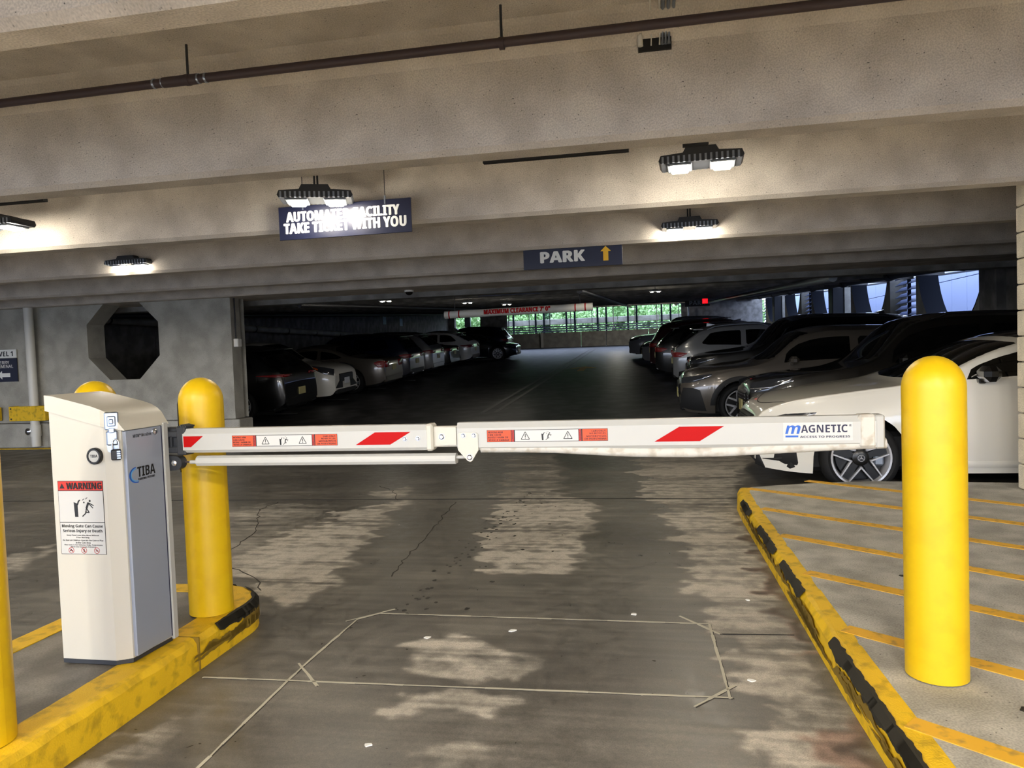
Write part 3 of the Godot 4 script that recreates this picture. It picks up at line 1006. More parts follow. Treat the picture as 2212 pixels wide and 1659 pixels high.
func build_bollards():
	var prof := [Vector2(0.1035, 0.0), Vector2(0.1035, 1.045)]
	for k in range(1, 11):
		var a := PI / 2 * k / 10.0
		prof.append(Vector2(0.1035 * cos(a), 1.045 + 0.113 * sin(a)))
	prof[-1].x = 0.0
	var mesh := lathem(prof, 40)
	for q in [[0.985, -2.885, "yellow bollard standing on the hatched island at right"], [-2.185, -3.285, "yellow bollard behind the gate arm hinge on the rounded island nose"], [-2.79, -3.3, "yellow bollard mostly hidden behind the white gate cabinet"], [-2.215, -2.02, "yellow bollard cut by the left edge in front of the gate cabinet"]]:
		var b := thing("bollard", q[2], "bollard", Vector3(q[0], 0.1525 if q[0] < 0.0 else 0.153, q[1]), "yellow dome-topped bollards")
		part("sleeve", mesh, M.yellow, b)
		if q[0] < -2.1 and q[1] < -3.2 and q[0] > -2.5:
			part("sleeve_seam", tubem([Vector3(-0.088, 0.70, 0.0585), Vector3(-0.088, 1.03, 0.0585), Vector3(-0.080, 1.09, 0.049), Vector3(-0.05, 1.128, 0.034)], 0.003, 6), M.scuff, b)

# ------------------------------------------------------------------ barrier gate
func build_gate():
	var g := thing("barrier_gate", "white barrier gate cabinet with its long striped arm across the lane", "barrier gate", Vector3(-2.29, 0.149, -2.78))
	var O := Vector3(2.29, -0.149, 2.78)     # world to local
	var at := func(x: float, y: float, z: float) -> Vector3: return Vector3(x, y, z) + O
	# housing with a chamfered front corner
	var foot := [Vector2(-2.446, -2.632), Vector2(-2.196, -2.632), Vector2(-2.142, -2.664), Vector2(-2.130, -2.90), Vector2(-2.148, -2.93), Vector2(-2.446, -2.93)]
	var tops := [1.215, 1.15, 1.135, 1.13, 1.135, 1.215]
	var s := ST()
	var n := foot.size()
	var mid := Vector3(-2.29, 0.7, -2.78) + O
	for i in n:
		var j := (i + 1) % n
		quad_out(s, at.call(foot[i].x, 0.17, foot[i].y), at.call(foot[j].x, 0.17, foot[j].y), at.call(foot[j].x, tops[j], foot[j].y), at.call(foot[i].x, tops[i], foot[i].y), mid)
	for k in range(1, n - 1):
		tri_out(s, at.call(foot[0].x, tops[0], foot[0].y), at.call(foot[k].x, tops[k], foot[k].y), at.call(foot[k + 1].x, tops[k + 1], foot[k + 1].y), mid)
	part("housing", done(s), M.white, g)
	s = ST()
	for i in n:
		var j := (i + 1) % n
		quad_out(s, at.call(foot[i].x, 0.153, foot[i].y), at.call(foot[j].x, 0.153, foot[j].y), at.call(foot[j].x, 0.171, foot[j].y), at.call(foot[i].x, 0.171, foot[i].y), mid)
	part("base_plate", done(s), M.dark_gray, g)
	# lid: sloping shell, rounded down on the right
	var cr := [[-2.456, 1.270], [-2.42, 1.2655], [-2.33, 1.243], [-2.24, 1.220], [-2.20, 1.206], [-2.172, 1.190], [-2.152, 1.170], [-2.138, 1.146], [-2.120, 1.116]]
	var zf := func(x: float) -> float: return -2.622 if x < -2.196 else lerpf(-2.622, -2.656, (x + 2.196) / 0.07)
	s = ST()
	for i in cr.size() - 1:
		var a = cr[i]
		var b = cr[i + 1]
		s.set_smooth_group(3)
		quad_out(s, at.call(a[0], a[1], zf.call(a[0])), at.call(b[0], b[1], zf.call(b[0])), at.call(b[0], b[1], -2.94), at.call(a[0], a[1], -2.94), mid)
		s.set_smooth_group(-1)
		for q in [0, 1]:
			var za: float = zf.call(a[0]) if q == 0 else -2.94
			var zb: float = zf.call(b[0]) if q == 0 else -2.94
			var la := minf(a[1], 1.206 - (a[0] + 2.456) * 0.272)
			var lb := minf(b[1], 1.206 - (b[0] + 2.456) * 0.272)
			quad_out(s, at.call(a[0], a[1], za), at.call(b[0], b[1], zb), at.call(b[0], lb, zb), at.call(a[0], la, za), mid)
	quad_out(s, at.call(-2.456, 1.27, -2.622), at.call(-2.456, 1.27, -2.94), at.call(-2.456, 1.206, -2.94), at.call(-2.456, 1.206, -2.622), mid)
	part("lid", done(s), M.white, g)
	# gray side panel with a dark edge line
	s = ST()
	prism(s, rect(-2.892, 0.178, -2.678, 1.118), 0.0, 0.004, Transform3D(Basis(Vector3(0, 0, 1), Vector3.UP, Vector3(-1, 0, 0)), Vector3.ZERO))
	part("side_panel", boxm(at.call(-2.145, 0.176, -2.893), at.call(-2.1265, 1.112, -2.672), 0.001), M.gray_panel, g)
	part("panel_edge", boxm(at.call(-2.14, 0.176, -2.898), at.call(-2.126, 1.112, -2.893)), M.ink_blue, g)
	part("rear_flange", boxm(at.call(-2.15, 0.16, -2.932), at.call(-2.119, 1.125, -2.899), 0.003), M.white_cool, g)
	var side := Basis(Vector3(0, 0, -1), Vector3.UP, Vector3(1, 0, 0))
	var sx := -2.1258
	txt(g, "lettering", "MHTM™ MicroDrive", at.call(sx, 1.086, -2.772), 0.115, 0.014, M.dark_gray, side, 400, 0.0008, 2.5)
	part("panel_lock", lathem([Vector2(0, 0.0), Vector2(0.014, 0.0), Vector2(0.014, 0.006), Vector2(0.010, 0.009), Vector2(0.0, 0.009)], 18, Transform3D(Basis(Vector3.BACK, -PI / 2), at.call(-2.1265, 1.092, -2.848))), M.chrome, g)
	txt(g, "lettering", "TIBA", at.call(sx, 0.934, -2.785), 0.112, 0.042, M.ink, side, 700, 0.0008, 2.0)
	txt(g, "lettering", "PARKING SYSTEMS", at.call(sx, 0.903, -2.785), 0.104, 0.009, M.ink, side, 700, 0.0008, 4.0)
	for q in [[M.logo_blue, 0.0, 0.040], [M.light_blue, 0.006, 0.034]]:
		s = ST()
		var pts := PackedVector2Array()
		for k in 17: pts.append(Vector2(cos(lerpf(1.7, 4.9, k / 16.0)) * (q[2] + 0.006), sin(lerpf(1.7, 4.9, k / 16.0)) * (q[2] - 0.006)))
		for k in range(16, -1, -1): pts.append(Vector2(cos(lerpf(1.7, 4.9, k / 16.0)) * q[2] + 0.002, sin(lerpf(1.7, 4.9, k / 16.0)) * (q[2] - 0.010)))
		prism(s, pts, 0.0, 0.0008, Transform3D(side, at.call(sx - 0.0004, 0.924, -2.725)))
		part("logo_swoosh", done(s), q[0], g)
	# latch, hasp and padlock on the chamfer
	var ch := Transform3D(Basis(Vector3(0.846, 0, -0.533).normalized(), Vector3.UP, Vector3(0.533, 0, 0.846)), at.call(-2.166, 1.12, -2.645))
	s = ST()
	box(s, Vector3(-0.026, 0.002, -0.004), Vector3(0.026, 0.074, 0.010), 0.004, ch)
	box(s, Vector3(-0.016, 0.016, 0.008), Vector3(0.016, 0.058, 0.016), 0.004, ch)
	box(s, Vector3(-0.008, 0.026, 0.014), Vector3(0.008, 0.046, 0.021), 0.003, ch)
	box(s, Vector3(-0.022, -0.062, -0.004), Vector3(0.022, -0.002, 0.012), 0.006, ch)
	box(s, Vector3(-0.010, -0.010, 0.008), Vector3(0.010, 0.010, 0.020), 0.002, ch)
	prism(s, PackedVector2Array([Vector2(-0.022, -0.055), Vector2(-0.018, -0.085), Vector2(0, -0.095), Vector2(0.018, -0.085), Vector2(0.022, -0.055)]), -0.003, 0.005, ch)
	part("latch", done(s), M.zinc, g)
	s = ST()
	var sh := []
	for k in 9: sh.append(ch * Vector3(0.012 + 0.012 * cos(PI * k / 8.0), -0.055 + 0.018 * sin(PI * k / 8.0), 0.018))
	sh.push_front(ch * Vector3(0.024, -0.078, 0.018))
	sh.append(ch * Vector3(0.0, -0.078, 0.018))
	tube(s, sh, 0.0035, 8)
	var lock := part("padlock", boxm(Vector3(-0.018, -0.022, -0.009), Vector3(0.018, 0.022, 0.009), 0.004), M.black, g, ch * Vector3(0.012, -0.099, 0.018), ch.basis)
	part("shackle", done(s), M.chrome, lock, lock.transform.affine_inverse() * Vector3.ZERO, lock.transform.basis.inverse())
	for k in 4: part("dial", boxm(Vector3(0.004, -0.017 + 0.009 * k, 0.006), Vector3(0.017, -0.011 + 0.009 * k, 0.0105)), M.zinc, lock)
	# round badge
	var rb := Transform3D(Basis(Vector3.RIGHT, PI / 2), at.call(-2.236, 1.017, -2.632))
	part("badge_ring", lathem([Vector2(0.0, 0.0), Vector2(0.034, 0.0), Vector2(0.034, 0.012), Vector2(0.031, 0.016), Vector2(0.025, 0.016), Vector2(0.024, 0.012), Vector2(0.0, 0.012)], 32, rb), M.black, g)
	part("badge_face", lathem([Vector2(0.0239, 0.0), Vector2(0.0239, 0.0135), Vector2(0.0, 0.0135)], 28, rb), M.white_cool, g)
	txt(g, "lettering", "TIBA", at.call(-2.235, 1.018, -2.6182), 0.034, 0.011, M.ink, Basis.IDENTITY, 700, 0.0006, 4.0)
	# warning label on the front
	warning_label(g, at.call(-2.318, 0.763, -2.6312))
	# arm holder behind the cabinet
	s = ST()
	box(s, at.call(-2.20, 0.985, -3.0), at.call(-2.055, 1.098, -2.945), 0.008)
	for yy in [0.985, 1.055]: box(s, at.call(-2.15, yy, -2.95), at.call(-2.062, yy + 0.028, -2.93), 0.004)
	box(s, at.call(-2.112, 1.0, -2.95), at.call(-2.104, 1.07, -2.932))
	box(s, at.call(-2.078, 0.975, -3.0), at.call(-2.035, 1.105, -2.925), 0.006)
	for k in 4: box(s, at.call(-2.055 + 0.008 * k, 1.098, -2.99), at.call(-2.050 + 0.008 * k, 1.112 - 0.002 * k, -2.926), 0.001)
	part("arm_holder", done(s), M.dark_gray, g)
	s = ST()
	var br := PackedVector2Array([Vector2(-2.165, 0.975), Vector2(-2.10, 0.972)])
	for k in 9: br.append(Vector2(-2.095, 0.940) + Vector2(cos(lerpf(PI / 2, -PI / 2, k / 8.0)), sin(lerpf(PI / 2, -PI / 2, k / 8.0))) * 0.032)
	br.append_array([Vector2(-2.165, 0.904)])
	prism(s, br, -2.975, -2.935, Transform3D(Basis.IDENTITY, O))
	part("strut_bracket", done(s), M.dark_gray, g)
	part("bracket_bolt", lathem([Vector2(0, 0), Vector2(0.013, 0), Vector2(0.013, 0.006), Vector2(0.007, 0.010), Vector2(0, 0.010)], 14, Transform3D(Basis(Vector3.RIGHT, PI / 2), at.call(-2.098, 0.941, -2.936))), M.chrome, g)
	# arm: two hollow sections joined by a hinge
	arm_beam(g, "arm_section", -2.045, -0.905, 0.986, 1.092, O)
	arm_beam(g, "arm_section", -0.795, 0.828, 0.983, 1.097, O)
	var fz := -2.924
	part("arm_end_cap", boxm(at.call(0.80, 0.974, -2.992), at.call(0.834, 1.099, fz + 0.002), 0.006), M.white_cool, g)
	part("repair_tape", boxm(at.call(0.742, 0.976, -2.9935), at.call(0.806, 1.1005, fz + 0.0025), 0.010), M.foam, g)
	# red markers: slanted ends like the print
	for q in [[[-2.04, 1.012], [-2.005, 1.012], [-1.944, 1.060], [-2.04, 1.060]], [[-1.236, 1.012], [-1.083, 1.012], [-0.992, 1.064], [-1.149, 1.064]], [[-0.002, 1.010], [0.170, 1.010], [0.262, 1.067], [0.094, 1.067]]]:
		var pp := PackedVector2Array()
		for v in q: pp.append(Vector2(v[0], v[1]))
		part("red_marker", prismm(pp, fz, fz + 0.001, Transform3D(Basis.IDENTITY, O)), M.red, g)
	for x in [-1.561, -0.425]: arm_sticker(g, at.call(x, 1.036 if x < -1 else 1.041, fz), 0.488)
	# maker's sticker
	part("maker_sticker", boxm(at.call(0.476, 1.006, fz - 0.001), at.call(0.722, 1.075, fz + 0.0006)), M.sticker, g)
	txt(g, "lettering", "m", at.call(0.512, 1.049, fz + 0.001), 0.050, 0.032, M.logo_blue, Basis(Vector3.RIGHT, Vector3(0.25, 1, 0), Vector3.BACK), 700, 0.0008, 1.0)
	part("logo_bar", boxm(at.call(0.484, 1.020, fz), at.call(0.530, 1.027, fz + 0.0012)), M.logo_blue, g)
	txt(g, "lettering", "AGNETIC", at.call(0.622, 1.051, fz + 0.001), 0.164, 0.029, M.ink_blue, Basis.IDENTITY, 700, 0.0008, 1.0)
	txt(g, "lettering", "®", at.call(0.714, 1.062, fz + 0.001), 0.009, 0.009, M.ink_blue, Basis.IDENTITY, 400, 0.0008, 3.0)
	txt(g, "lettering", "ACCESS TO PROGRESS", at.call(0.624, 1.021, fz + 0.001), 0.176, 0.008, M.ink_blue, Basis.IDENTITY, 700, 0.0008, 4.0)
	# hinge plates and bolts
	part("hinge_plate", boxm(at.call(-0.925, 0.998, -2.975), at.call(-0.785, 1.083, -2.940), 0.004), M.white, g)
	part("hinge_collar", boxm(at.call(-0.930, 0.983, -2.992), at.call(-0.898, 1.095, -2.922), 0.008), M.white, g)
	s = ST()
	var hp := PackedVector2Array([Vector2(-0.80, 1.080), Vector2(-0.86, 1.080), Vector2(-0.882, 1.070), Vector2(-0.885, 1.040), Vector2(-0.882, 1.015), Vector2(-0.86, 1.006), Vector2(-0.80, 1.006)])
	prism(s, hp, -2.945, -2.930, Transform3D(Basis.IDENTITY, O))
	part("hinge_knuckle", done(s), M.white, g)
	s = ST()
	prism(s, PackedVector2Array([Vector2(-0.790, 1.052), Vector2(-0.782, 1.058), Vector2(-0.715, 1.058), Vector2(-0.706, 1.050), Vector2(-0.706, 0.985), Vector2(-0.733, 0.942), Vector2(-0.741, 0.938), Vector2(-0.752, 0.942), Vector2(-0.790, 0.985)]), fz, fz + 0.006, Transform3D(Basis.IDENTITY, O))
	part("strut_plate", done(s), M.white, g)
	for q in [[-0.861, 1.041, 0.011, -2.930], [-0.766, 1.046, 0.008, fz + 0.006], [-0.722, 1.046, 0.008, fz + 0.006], [-0.742, 0.957, 0.011, fz + 0.006], [-1.018, 1.035, 0.008, fz], [-0.962, 1.036, 0.008, fz]]:
		part("bolt", lathem([Vector2(q[2] * 1.3, 0), Vector2(q[2] * 1.3, 0.002), Vector2(q[2], 0.002), Vector2(q[2], 0.006), Vector2(q[2] * 0.7, 0.009), Vector2(0, 0.009)], 12, Transform3D(Basis(Vector3.RIGHT, PI / 2), at.call(q[0], q[1], q[3]))), M.chrome, g)
	# folding strut in its shell below the inner arm
	s = ST()
	var cp := PackedVector2Array()
	for q in [[-0.026, 0.006], [-0.020, 0.020], [-0.006, 0.026], [0.008, 0.026], [0.021, 0.018], [0.026, 0.005], [0.026, -0.004], [0.017, -0.017], [-0.02, -0.017], [-0.026, -0.008]]: cp.append(Vector2(q[0], q[1]))
	prism(s, cp, -1.992, -0.808, Transform3D(Basis(Vector3(0, 0, 1), Vector3(0, 1, 0), Vector3(1, 0, 0)), Vector3(0, 0.944, -2.955) + O))
	part("strut_shell", done(s), M.white_cool, g)
	part("strut_rod", tubem([at.call(-2.056, 0.942, -2.955), at.call(-1.99, 0.942, -2.955)], 0.004, 8), M.pipe_brown, g)
	part("strut_end", tubem([at.call(-2.032, 0.942, -2.955), at.call(-1.99, 0.942, -2.955)], 0.009, 10), M.white_cool, g)
	part("strut_end", tubem([at.call(-0.81, 0.952, -2.955), at.call(-0.765, 0.954, -2.955)], 0.008, 10), M.white_cool, g)
	part("strut_rod", tubem([at.call(-0.77, 0.954, -2.955), at.call(-0.742, 0.956, -2.955)], 0.005, 8), M.red, g)
	# sagging foam edge under the outer arm
	var fp := []
	for q in [[-0.70, 0.991], [-0.55, 0.990], [-0.394, 0.986], [-0.28, 0.979], [-0.172, 0.972], [-0.07, 0.967], [0.026, 0.965], [0.14, 0.964], [0.255, 0.966], [0.37, 0.971], [0.493, 0.977], [0.659, 0.985], [0.75, 0.989], [0.842, 0.991]]: fp.append(at.call(q[0], q[1], -2.948))
	part("foam_edge", tubem(fp, 0.020, 16), M.foam, g)

func arm_beam(g: Node, called: String, x0: float, x1: float, y0: float, y1: float, O: Vector3):
	var p := PackedVector2Array([Vector2(-0.068, y0 + 0.01), Vector2(-0.058, y0), Vector2(-0.012, y0), Vector2(0.0, y0 + 0.013), Vector2(0.0, y1 - 0.022), Vector2(-0.016, y1), Vector2(-0.056, y1), Vector2(-0.068, y1 - 0.016)])
	part(called, prismm(p, x0, x1, Transform3D(Basis(Vector3(0, 0, 1), Vector3(0, 1, 0), Vector3(1, 0, 0)), Vector3(0, 0, -2.924) + O)), M.white_cool, g)

func pictogram(s: SurfaceTool, k: float, x: Transform3D):
	# a gate arm striking a running figure, about 1 unit wide times k
	var d := 0.0006
	var P := func(q: Array) -> PackedVector2Array:
		var o := PackedVector2Array()
		for v in q: o.append(Vector2(v[0], v[1]) * k)
		return o
	prism(s, P.call([[-0.45, 0.18], [-0.28, 0.12], [-0.27, -0.42], [-0.42, -0.42]]), 0.0, d, x)
	prism(s, P.call([[-0.31, 0.10], [-0.25, 0.24], [-0.18, 0.28], [-0.13, 0.27], [-0.20, 0.20], [-0.26, 0.05]]), 0.0, d, x)
	for q in [[-0.07, 0.24, 0.03, 0.33], [0.08, 0.29, 0.18, 0.38]]:
		prism(s, P.call([[q[0], q[1]], [q[0] + 0.05, q[1] + 0.02], [q[2] + 0.03, q[3]], [q[2] - 0.04, q[3] - 0.02]]), 0.0, d, x)
	prism(s, disc2(Vector2(0.29, 0.23) * k, 0.045 * k, 14), 0.0, d, x)
	prism(s, disc2(Vector2(0.02, 0.17) * k, 0.035 * k, 6), 0.0, d, x)
	prism(s, P.call([[0.18, 0.18], [0.26, 0.14], [0.16, -0.10], [0.08, -0.06]]), 0.0, d, x)
	for q in [[0.22, 0.16, 0.46, 0.04, 0.035], [0.24, 0.12, 0.42, -0.06, 0.035], [0.12, -0.06, 0.24, -0.24, 0.045], [0.24, -0.24, 0.05, -0.22, 0.04], [0.11, -0.08, 0.09, -0.26, 0.045], [0.09, -0.26, -0.08, -0.40, 0.045]]:
		prism(s, seg2(Vector2(q[0], q[1]) * k, Vector2(q[2], q[3]) * k, q[4] * k), 0.0, d, x)

func warn_triangle(s: SurfaceTool, c: Vector2, k: float, x: Transform3D, line := true):
	var A := [Vector2(0, 0.58), Vector2(-0.5, -0.30), Vector2(0.5, -0.30)]
	if line:
		for i in 3: prism(s, seg2(c + A[i] * k, c + A[(i + 1) % 3] * k, 0.07 * k), 0.0, 0.0006, x)
		prism(s, seg2(c + Vector2(0, 0.32) * k, c + Vector2(0, -0.06) * k, 0.08 * k), 0.0, 0.0006, x)
		prism(s, disc2(c + Vector2(0, -0.17) * k, 0.05 * k, 8), 0.0, 0.0006, x)
	else:
		prism(s, PackedVector2Array([c + A[0] * k, c + A[1] * k, c + A[2] * k]), 0.0, 0.0006, x)

func warning_label(g: Node, at: Vector3):
	var w := 0.104
	var h := 0.150
	var lab := part("warning_label", boxm(Vector3(-w - 0.002, -h - 0.002, -0.001), Vector3(w + 0.002, h + 0.002, 0.0002)), M.ink, g, at)
	part("print_field", boxm(Vector3(-w, -0.020 + 0.002, 0), Vector3(w, h - 0.040, 0.0008)), M.sticker, lab)
	part("print_field", boxm(Vector3(-w, -h, 0), Vector3(w, -0.020 - 0.001, 0.0008)), M.sticker, lab)
	part("red_header", boxm(Vector3(-w, h - 0.037, 0), Vector3(w, h, 0.0008)), M.warn_red, lab)
	var z := 0.0009
	var s := ST()
	warn_triangle(s, Vector2(-0.085, h - 0.022), 0.024, Transform3D(Basis.IDENTITY, Vector3(0, 0, z)), false)
	part("header_symbol", done(s), M.ink, lab)
	txt(lab, "lettering", "WARNING", Vector3(0.018, h - 0.0185, z + 0.0004), 0.164, 0.027, M.ink, Basis.IDENTITY, 700, 0.0008, 1.0, 0.0007)
	s = ST()
	pictogram(s, 0.102, Transform3D(Basis.IDENTITY, Vector3(0.012, 0.046, z)))
	part("pictogram", done(s), M.ink, lab)
	var rows := [["Moving Gate Can Cause", -0.036, 0.192, 0.0165, 700], ["Serious Injury or Death", -0.056, 0.184, 0.0165, 700], ["Keep Clear! Gate May Move Without", -0.0735, 0.150, 0.0075, 400], ["Prior Warning", -0.0825, 0.060, 0.0075, 400], ["Do Not Let Children Operate the Gate or Play", -0.0945, 0.190, 0.0075, 400], ["in the Gate Area", -0.1035, 0.068, 0.0075, 400], ["This Gate is for Vehicles Only. Pedestrians", -0.1135, 0.180, 0.0075, 400], ["Must Use Separate Entrance", -0.1215, 0.118, 0.0065, 400]]
	for r in rows:
		txt(lab, "lettering", r[0], Vector3(0, r[1], z + 0.0004), r[2], r[3], M.ink, Basis.IDENTITY, r[4], 0.0008, 2.0 if r[4] == 700 else 5.0)
	for k in 3:
		var c := Vector2(-0.058 + 0.060 * k, -0.1355)
		s = ST()
		var ring := PackedVector2Array()
		for i in 25: ring.append(c + Vector2(cos(TAU * i / 24), sin(TAU * i / 24)) * 0.0128)
		for i in range(24, -1, -1): ring.append(c + Vector2(cos(TAU * i / 24), sin(TAU * i / 24)) * 0.0112)
		for i in 24: prism(s, PackedVector2Array([ring[i], ring[i + 1], ring[48 - i], ring[49 - i]]), 0.0, 0.0006, Transform3D(Basis.IDENTITY, Vector3(0, 0, z)))
		prism(s, seg2(c + Vector2(-0.0085, 0.0085), c + Vector2(0.0085, -0.0085), 0.0016), 0.0, 0.0007, Transform3D(Basis.IDENTITY, Vector3(0, 0, z)))
		part("forbidden_ring", done(s), M.red, lab)
		s = ST()
		var x := Transform3D(Basis.IDENTITY, Vector3(c.x, c.y, z - 0.0002))
		if k == 1:
			prism(s, disc2(Vector2(0, 0.0065), 0.0018, 8), 0, 0.0006, x)
			for q in [[0, 0.005, 0, -0.001, 0.003], [0, -0.001, -0.003, -0.008, 0.0016], [0, -0.001, 0.003, -0.008, 0.0016], [0, 0.004, 0.0045, 0.0, 0.0014], [0, 0.004, -0.0045, 0.0, 0.0014]]: prism(s, seg2(Vector2(q[0], q[1]), Vector2(q[2], q[3]), q[4]), 0, 0.0006, x)
		else:
			var e := 1.0 if k == 0 else 0.7
			prism(s, disc2(Vector2(-0.004, -0.002), 0.0028 * e, 8), 0, 0.0006, x)
			prism(s, disc2(Vector2(0.0045, -0.002), 0.0028 * e, 8), 0, 0.0006, x)
			for q in [[-0.004, -0.002, 0.001, 0.002, 0.002], [0.001, 0.002, 0.0045, -0.002, 0.0016], [-0.001, 0.005, 0.002, 0.001, 0.0022]]: prism(s, seg2(Vector2(q[0], q[1]), Vector2(q[2], q[3]), q[4] * e), 0, 0.0006, x)
		part("forbidden_symbol", done(s), M.ink, lab)

func arm_sticker(g: Node, at: Vector3, w: float):
	var hw := w * 0.5
	var hh := 0.0245
	var st := part("arm_sticker", boxm(Vector3(-hw, -hh, -0.001), Vector3(hw, hh, 0.0006)), M.ink, g, at)
	part("print_field", boxm(Vector3(-hw + 0.116, -hh + 0.002, 0), Vector3(hw - 0.116, hh - 0.002, 0.001)), M.sticker, st)
	for q in [-1.0, 1.0]:
		var a := -hw + 0.0015 if q < 0 else hw - 0.100
		part("orange_field", boxm(Vector3(a, -hh + 0.0015, 0), Vector3(a + 0.0985, hh - 0.0015, 0.001)), M.orange, st)
		var b := -hw + 0.1025 if q < 0 else hw - 0.1135
		part("orange_field", boxm(Vector3(b, -hh + 0.0015, 0), Vector3(b + 0.009, hh - 0.0015, 0.0009)), M.warn_red, st)
		txt(st, "lettering", "WARNING", Vector3(b + 0.0045, 0, 0.0013), hh * 1.7, 0.006, M.ink, Basis(Vector3.BACK, PI / 2), 700, 0.0008, 4.0)
	var rows := [["MOVING ARM", 0.060], ["CAN CAUSE", 0.054], ["BODILY HARM OR", 0.082], ["VEHICLE DAMAGE", 0.086]]
	for i in 4: txt(st, "lettering", rows[i][0], Vector3(-hw + 0.006 + rows[i][1] * 0.5, 0.0155 - 0.0105 * i, 0.0013), rows[i][1], 0.0072, M.ink, Basis.IDENTITY, 700, 0.0008, 3.0)
	rows = [["CARS ONLY:", 0.058], ["NO BICYCLES,", 0.066], ["MOTORCYCLES", 0.078], ["OR PEDESTRIANS", 0.086]]
	for i in 4: txt(st, "lettering", rows[i][0], Vector3(hw - 0.006 - rows[i][1] * 0.5, 0.0155 - 0.0105 * i, 0.0013), rows[i][1], 0.0072, M.ink, Basis.IDENTITY, 700, 0.0008, 3.0)
	var s := ST()
	var x := Transform3D(Basis.IDENTITY, Vector3(0, 0, 0.001))
	for q in [-0.086, 0.086]:
		var w3 := ST()
		warn_triangle(w3, Vector2(q, -0.004), 0.034, x)
		part("warning_triangle", done(w3), M.ink, st)
	pictogram(s, 0.045, x)
	part("pictogram", done(s), M.ink, st)

# ------------------------------------------------------------------ lamps
func make_fixture() -> Node3D:
	var o := Node3D.new()
	# dark cast housing with ribs, driver box above, two modules of two bright lenses below
	var s := ST()
	prism(s, PackedVector2Array([Vector2(-0.27, 0.0), Vector2(0.27, 0.0), Vector2(0.285, 0.02), Vector2(0.27, 0.055), Vector2(0.12, 0.065), Vector2(0.10, 0.10), Vector2(-0.10, 0.10), Vector2(-0.12, 0.065), Vector2(-0.27, 0.055), Vector2(-0.285, 0.02)]), -0.13, 0.13)
	part("housing", done(s), M.dark_gray, o)
	s = ST()
	for k in 15:
		for z in [-0.133, 0.133]: box(s, Vector3(-0.263 + 0.036 * k, 0.0, z - 0.008), Vector3(-0.249 + 0.036 * k, 0.045, z + 0.008))
	part("cooling_fins", done(s), M.steel, o).set_meta("kind", "stuff")
	for x in [-0.145, 0.145]:
		part("lens_frame", boxm(Vector3(x - 0.085, -0.014, -0.115), Vector3(x + 0.085, 0.002, 0.115), 0.006), M.steel, o)
		for z in [-0.052, 0.052]:
			part("lens", boxm(Vector3(x - 0.06, -0.030, z - 0.038), Vector3(x + 0.06, -0.012, z + 0.038), 0.012), M.led, o)
	part("stem", tubem([Vector3(-0.012, 0.10, 0), Vector3(-0.012, 0.48, 0)], 0.008, 8), M.dark_gray, o)
	part("stem", tubem([Vector3(0.012, 0.10, 0), Vector3(0.012, 0.48, 0)], 0.008, 8), M.dark_gray, o)
	return o

func lamp(proto: Node3D, x: float, y: float, z: float, turn: float, energy: float, label: String, size := 1.0):
	var o: Node3D = proto.duplicate()
	o.name = numbered("light_fixture")
	o.set_meta("label", label)
	o.set_meta("category", "ceiling light")
	o.set_meta("group", "LED ceiling light fixtures")
	add_child(o)
	o.position = Vector3(x, y, z)
	o.rotation.y = turn
	o.scale = Vector3.ONE * size
	for dx in [-0.145, 0.145]:
		var l := OmniLight3D.new()
		l.name = "lamp_light"
		l.position = Vector3(dx, -0.06, 0)
		l.light_color = Color(1.0, 0.965, 0.90)
		l.light_energy = energy * 0.5
		l.light_size = 0.05
		l.omni_range = 40.0
		l.omni_attenuation = 2.0
		l.shadow_enabled = true
		o.add_child(l, true)

